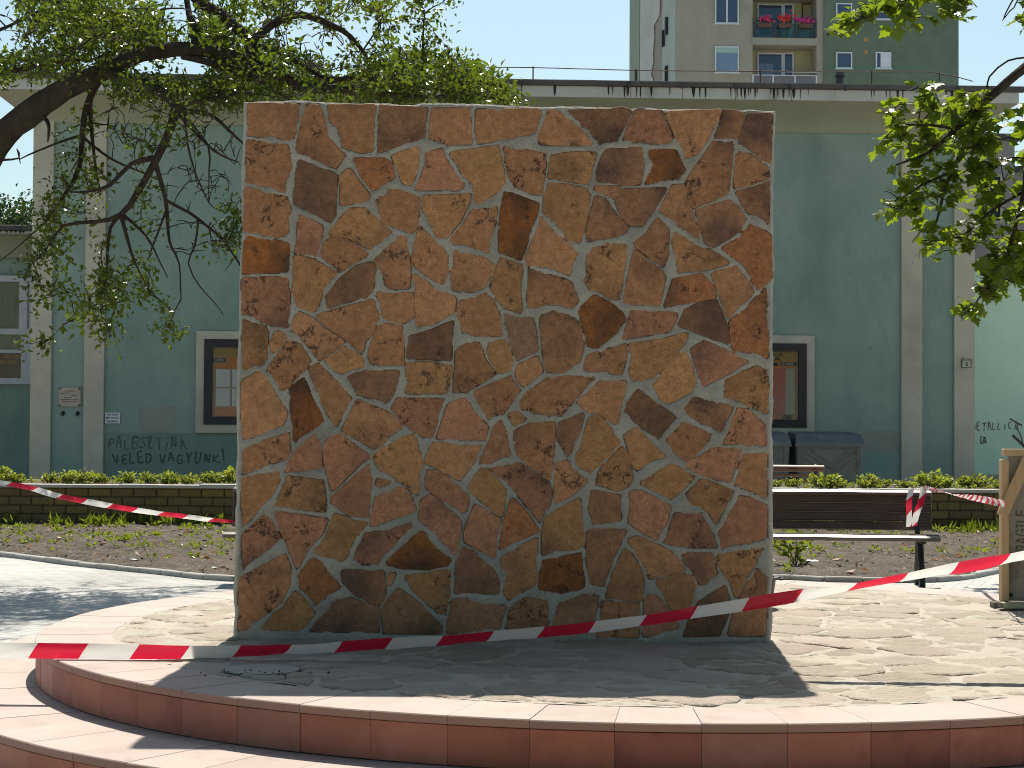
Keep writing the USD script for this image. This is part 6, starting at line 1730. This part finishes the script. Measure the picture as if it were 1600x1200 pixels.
# ---- the maple at the right
D2 = 17.0
TM = at_y(1900, 600, D2 + 1.5)
TBM = np.array([TM[0], D2 + 1.5, GZ])
maple = thing('maple_tree', 'maple with large sunlit lobed leaves hanging in from the upper right corner', 'tree', TBM)
limbs = [
    [(1905, 860, 36, D2 + 1.5), (1900, 600, 31, D2 + 1.5), (1890, 300, 27, D2 + 1.4), (1870, 0, 24, D2 + 1.3), (1850, -200, 20, D2 + 1.2)],
    [(1870, 10, 16, D2 + 1.3), (1760, 20, 13, D2 + .9), (1660, 62, 10, D2 + .4), (1604, 104, 8, D2 + .1), (1560, 140, 7, D2), (1530, 166, 6, D2), (1490, 205, 4.5, D2 - .1), (1450, 240, 2.6, D2 - .1), (1400, 256, 1.4, D2 - .1)],
    [(1540, 160, 4, D2), (1500, 240, 3, D2), (1478, 290, 2.6, D2), (1464, 345, 2, D2), (1455, 362, 1.4, D2)],
    [(1492, 200, 3, D2 - .1), (1440, 195, 2, D2 - .1), (1400, 200, 1.3, D2 - .1), (1375, 225, 0.8, D2 - .1)],
    [(1484, 270, 2.4, D2), (1440, 290, 1.8, D2 - .1), (1410, 310, 1.3, D2 - .1), (1380, 320, .9, D2 - .1)],
    [(1640, 75, 5, D2 + .3), (1610, 180, 4.5, D2 + .2), (1602, 280, 4, D2 + .1), (1590, 340, 3.4, D2), (1572, 400, 2.4, D2), (1540, 450, 1.6, D2), (1518, 485, 1, D2)],
    [(1600, 300, 2.6, D2 + .1), (1545, 332, 2, D2), (1500, 370, 1.5, D2), (1440, 375, .9, D2)],
    [(1840, -150, 14, D2 + 1.2), (1700, -110, 9, D2 + .8), (1580, -60, 6, D2 + .3), (1480, -25, 4, D2), (1400, 5, 2.6, D2 - .1), (1330, 35, 1.5, D2 - .1), (1292, 55, .8, D2 - .1)],
    [(1604, 90, 1.6, D2), (1575, 95, 1.5, D2), (1546, 120, 1.4, D2), (1543, 138, 1.2, D2), (1536, 160, 1.2, D2)],
    [(1640, -90, 2, D2 + .5), (1580, 5, 1.3, D2 + .3), (1568, 30, .8, D2 + .3)],
    [(1600, -80, 1.6, D2 + .4), (1590, 0, 1.2, D2 + .3), (1578, 18, 1, D2 + .3), (1566, 33, .7, D2 + .3)],
]
sk = Skeleton()
for k, l in enumerate(limbs):
    p, r, m = limb(l, 0.1, 0.02, 50 + k, 12 if k == 0 else 7)
    sk.add(p, r)
    obj('trunk' if k == 0 else 'limb', (m[0] - TBM, m[1]), M_bark, maple, smooth=60)
regs = [
    ([(1286, 40), (1330, 18), (1360, -20), (1510, -20), (1515, 14), (1470, 28), (1430, 34), (1412, 50), (1390, 28), (1340, 40), (1300, 64)], 70, []),
    ([(1410, 125), (1450, 118), (1490, 150), (1520, 140), (1550, 130), (1540, 190), (1500, 215), (1440, 215), (1370, 185), (1400, 165)], 60, [(1430, 195, 9)]),
    ([(1380, 215), (1440, 205), (1530, 210), (1545, 270), (1500, 330), (1450, 330), (1440, 260), (1390, 240)], 60, []),
    ([(1390, 270), (1440, 248), (1450, 330), (1390, 330), (1366, 318)], 24, [(1415, 305, 7)]),
    ([(1520, 190), (1590, 200), (1588, 260), (1540, 320), (1510, 300)], 36, []),
    ([(1420, 360), (1500, 330), (1560, 330), (1600, 300), (1680, 300), (1690, 470), (1580, 440), (1530, 420), (1500, 390), (1468, 405), (1440, 395)], 130, []),
    ([(1520, 400), (1600, 400), (1590, 440), (1545, 468), (1525, 460)], 26, []),
    ([(1500, 480), (1528, 476), (1526, 500), (1506, 502)], 7, []),
    ([(1585, -10), (1640, -10), (1640, 60), (1590, 40)], 12, []),
    ([(1560, 185), (1660, 150), (1680, 300), (1600, 260)], 40, [(1590, 195, 14)]),
    ([(1660, -250), (1980, -250), (2000, 300), (1720, 420), (1690, 200)], 150, []),
    ([(1450, -220), (1680, -260), (1680, -30), (1500, -40)], 70, []),
]
tg, own = [], []
for x, y, k in in_regions(regs, rng):
    tg.append(at_y(x, y, D2 + (0.6 if k >= 10 else -0.1 if k == 0 else 0.0) + rng.normal(0, 0.5 if k >= 10 else 0.22))); own.append(k)
tubes, ends = grow(sk, tg, rng, r0=0.008, r1=0.0028, droop=0.1)
obj('twigs', tuple(a if i else a - TBM for i, a in enumerate(cat_mesh(tubes))), M_twig, maple, smooth=True).SetCustomDataByKey('kind', 'stuff')
# one lobed leaf: outline from stalk to five points
half = [(0.0, 0.0), (0.16, -0.10), (0.40, -0.06), (0.33, 0.10), (0.52, 0.22), (0.62, 0.46), (0.42, 0.45), (0.30, 0.50), (0.34, 0.70), (0.20, 0.66), (0.14, 0.76), (0.0, 1.0)]
LOBE = np.array(half + [(-x, y) for x, y in half[-2:0:-1]])
nL = len(LOBE)
CEN = np.array([[0.0, 0.34]])
LV0 = np.vstack([CEN, LOBE])
LF0 = np.array([(0, 1 + i, 1 + (i + 1) % nL) for i in range(nL)])


def maple_leaf(c, out, size, rng):
    """A leaf hanging from c: blade falls outwards, upper side to the sky; the lobes curl a little."""
    t = np.array([out[0], out[1], -abs(rng.normal(0.45, 0.4))]) + rng.normal(0, 0.3, 3); t /= np.linalg.norm(t)
    s = np.cross(t, [0, 0, 1.0]) + rng.normal(0, 0.28, 3); s -= t * (s @ t); s /= np.linalg.norm(s)
    n = np.cross(s, t)
    x, y = LV0[:, 0], LV0[:, 1]
    cup, bend = rng.uniform(-0.05, 0.35), rng.uniform(0.0, 0.45)
    h = cup * np.abs(x) * 0.8 - bend * (y - 0.2) ** 2 * 0.7 + 0.02 * rng.normal(0, 1, len(x))
    return c + size * (x[:, None] * s + y[:, None] * t + h[:, None] * n)


leaves = []
for k in range(len(tg)):
    e, c = ends[k], tg[k]
    for _ in range(rng.integers(2, 5) + (own[k] >= 10)):
        a = rng.uniform(0, 6.28)
        out = np.array([math.cos(a), math.sin(a), 0]) * 0.7 + e * 0.7
        c2 = c - e * rng.uniform(0, 0.12) + rng.normal(0, 0.045, 3)
        leaves.append((own[k], maple_leaf(c2, out, rng.uniform(0.085, 0.15), rng)))
def seen(v):
    r = v.mean(0) - CAM; q = np.array([r @ RIGHT, r @ UP, r @ FWD]); return 800 + q[0] / q[2] * FOC, 600 - q[1] / q[2] * FOC
order = sorted(range(len(leaves)), key=lambda i: (not (1270 < seen(leaves[i][1])[0] < 1605 and -5 < seen(leaves[i][1])[1] < 510), -np.ptp(leaves[i][1][:, [0, 2]], axis=0).prod()))
single = set(order[:300])
rest = []
for i, (_, v) in enumerate(leaves):
    if i in single:
        obj('leaf', (v - TBM, LF0), M_maple, maple, smooth=50)
    else:
        rest.append((v - TBM, LF0))
if rest:
    obj('crown', cat_mesh(rest), M_maple, maple, smooth=50).SetCustomDataByKey('kind', 'stuff')

# ---- a far tree over the left wing's roof
FT_ = at_y(12, 345, 60.0)
far_t = thing('far_tree', 'dark green bushy treetop showing above the low annex roof at the left edge', 'tree', (FT_[0], 60.0, GZ))
M_far = leaf_mat('far_leaf', (0.025, 0.05, 0.018), (0.05, 0.08, 0.03), (1.3, 1.5, 0.7), 0.3, rough=0.45, scale=1.0)
th = FT_[2] - GZ
obj('trunk', tube([(0, 0, 0), (0.1, 0, th * 0.5), (0, 0.1, th * 0.85)], [0.28, 0.22, 0.12], 10), M_bark, far_t, smooth=True)
cs = []
for _ in range(46):
    a, el = rng.uniform(0, 6.28), rng.uniform(-0.5, 1.0)
    r_ = rng.uniform(0.4, 1.0) ** 0.5
    cc = np.array([1.9 * r_ * math.cos(a) * math.cos(el * 0.9), 1.7 * r_ * math.sin(a) * math.cos(el * 0.9), th - 0.7 + 1.5 * r_ * math.sin(el)])
    cs.append(cc + rng.normal(0, 0.28, (110, 3)))
cs = np.vstack(cs)
obj('crown', leaflets(cs, rng.normal(0, 1, cs.shape), 0.16, rng, wid=0.7, jitter=0.1), M_far, far_t).SetCustomDataByKey('kind', 'stuff')
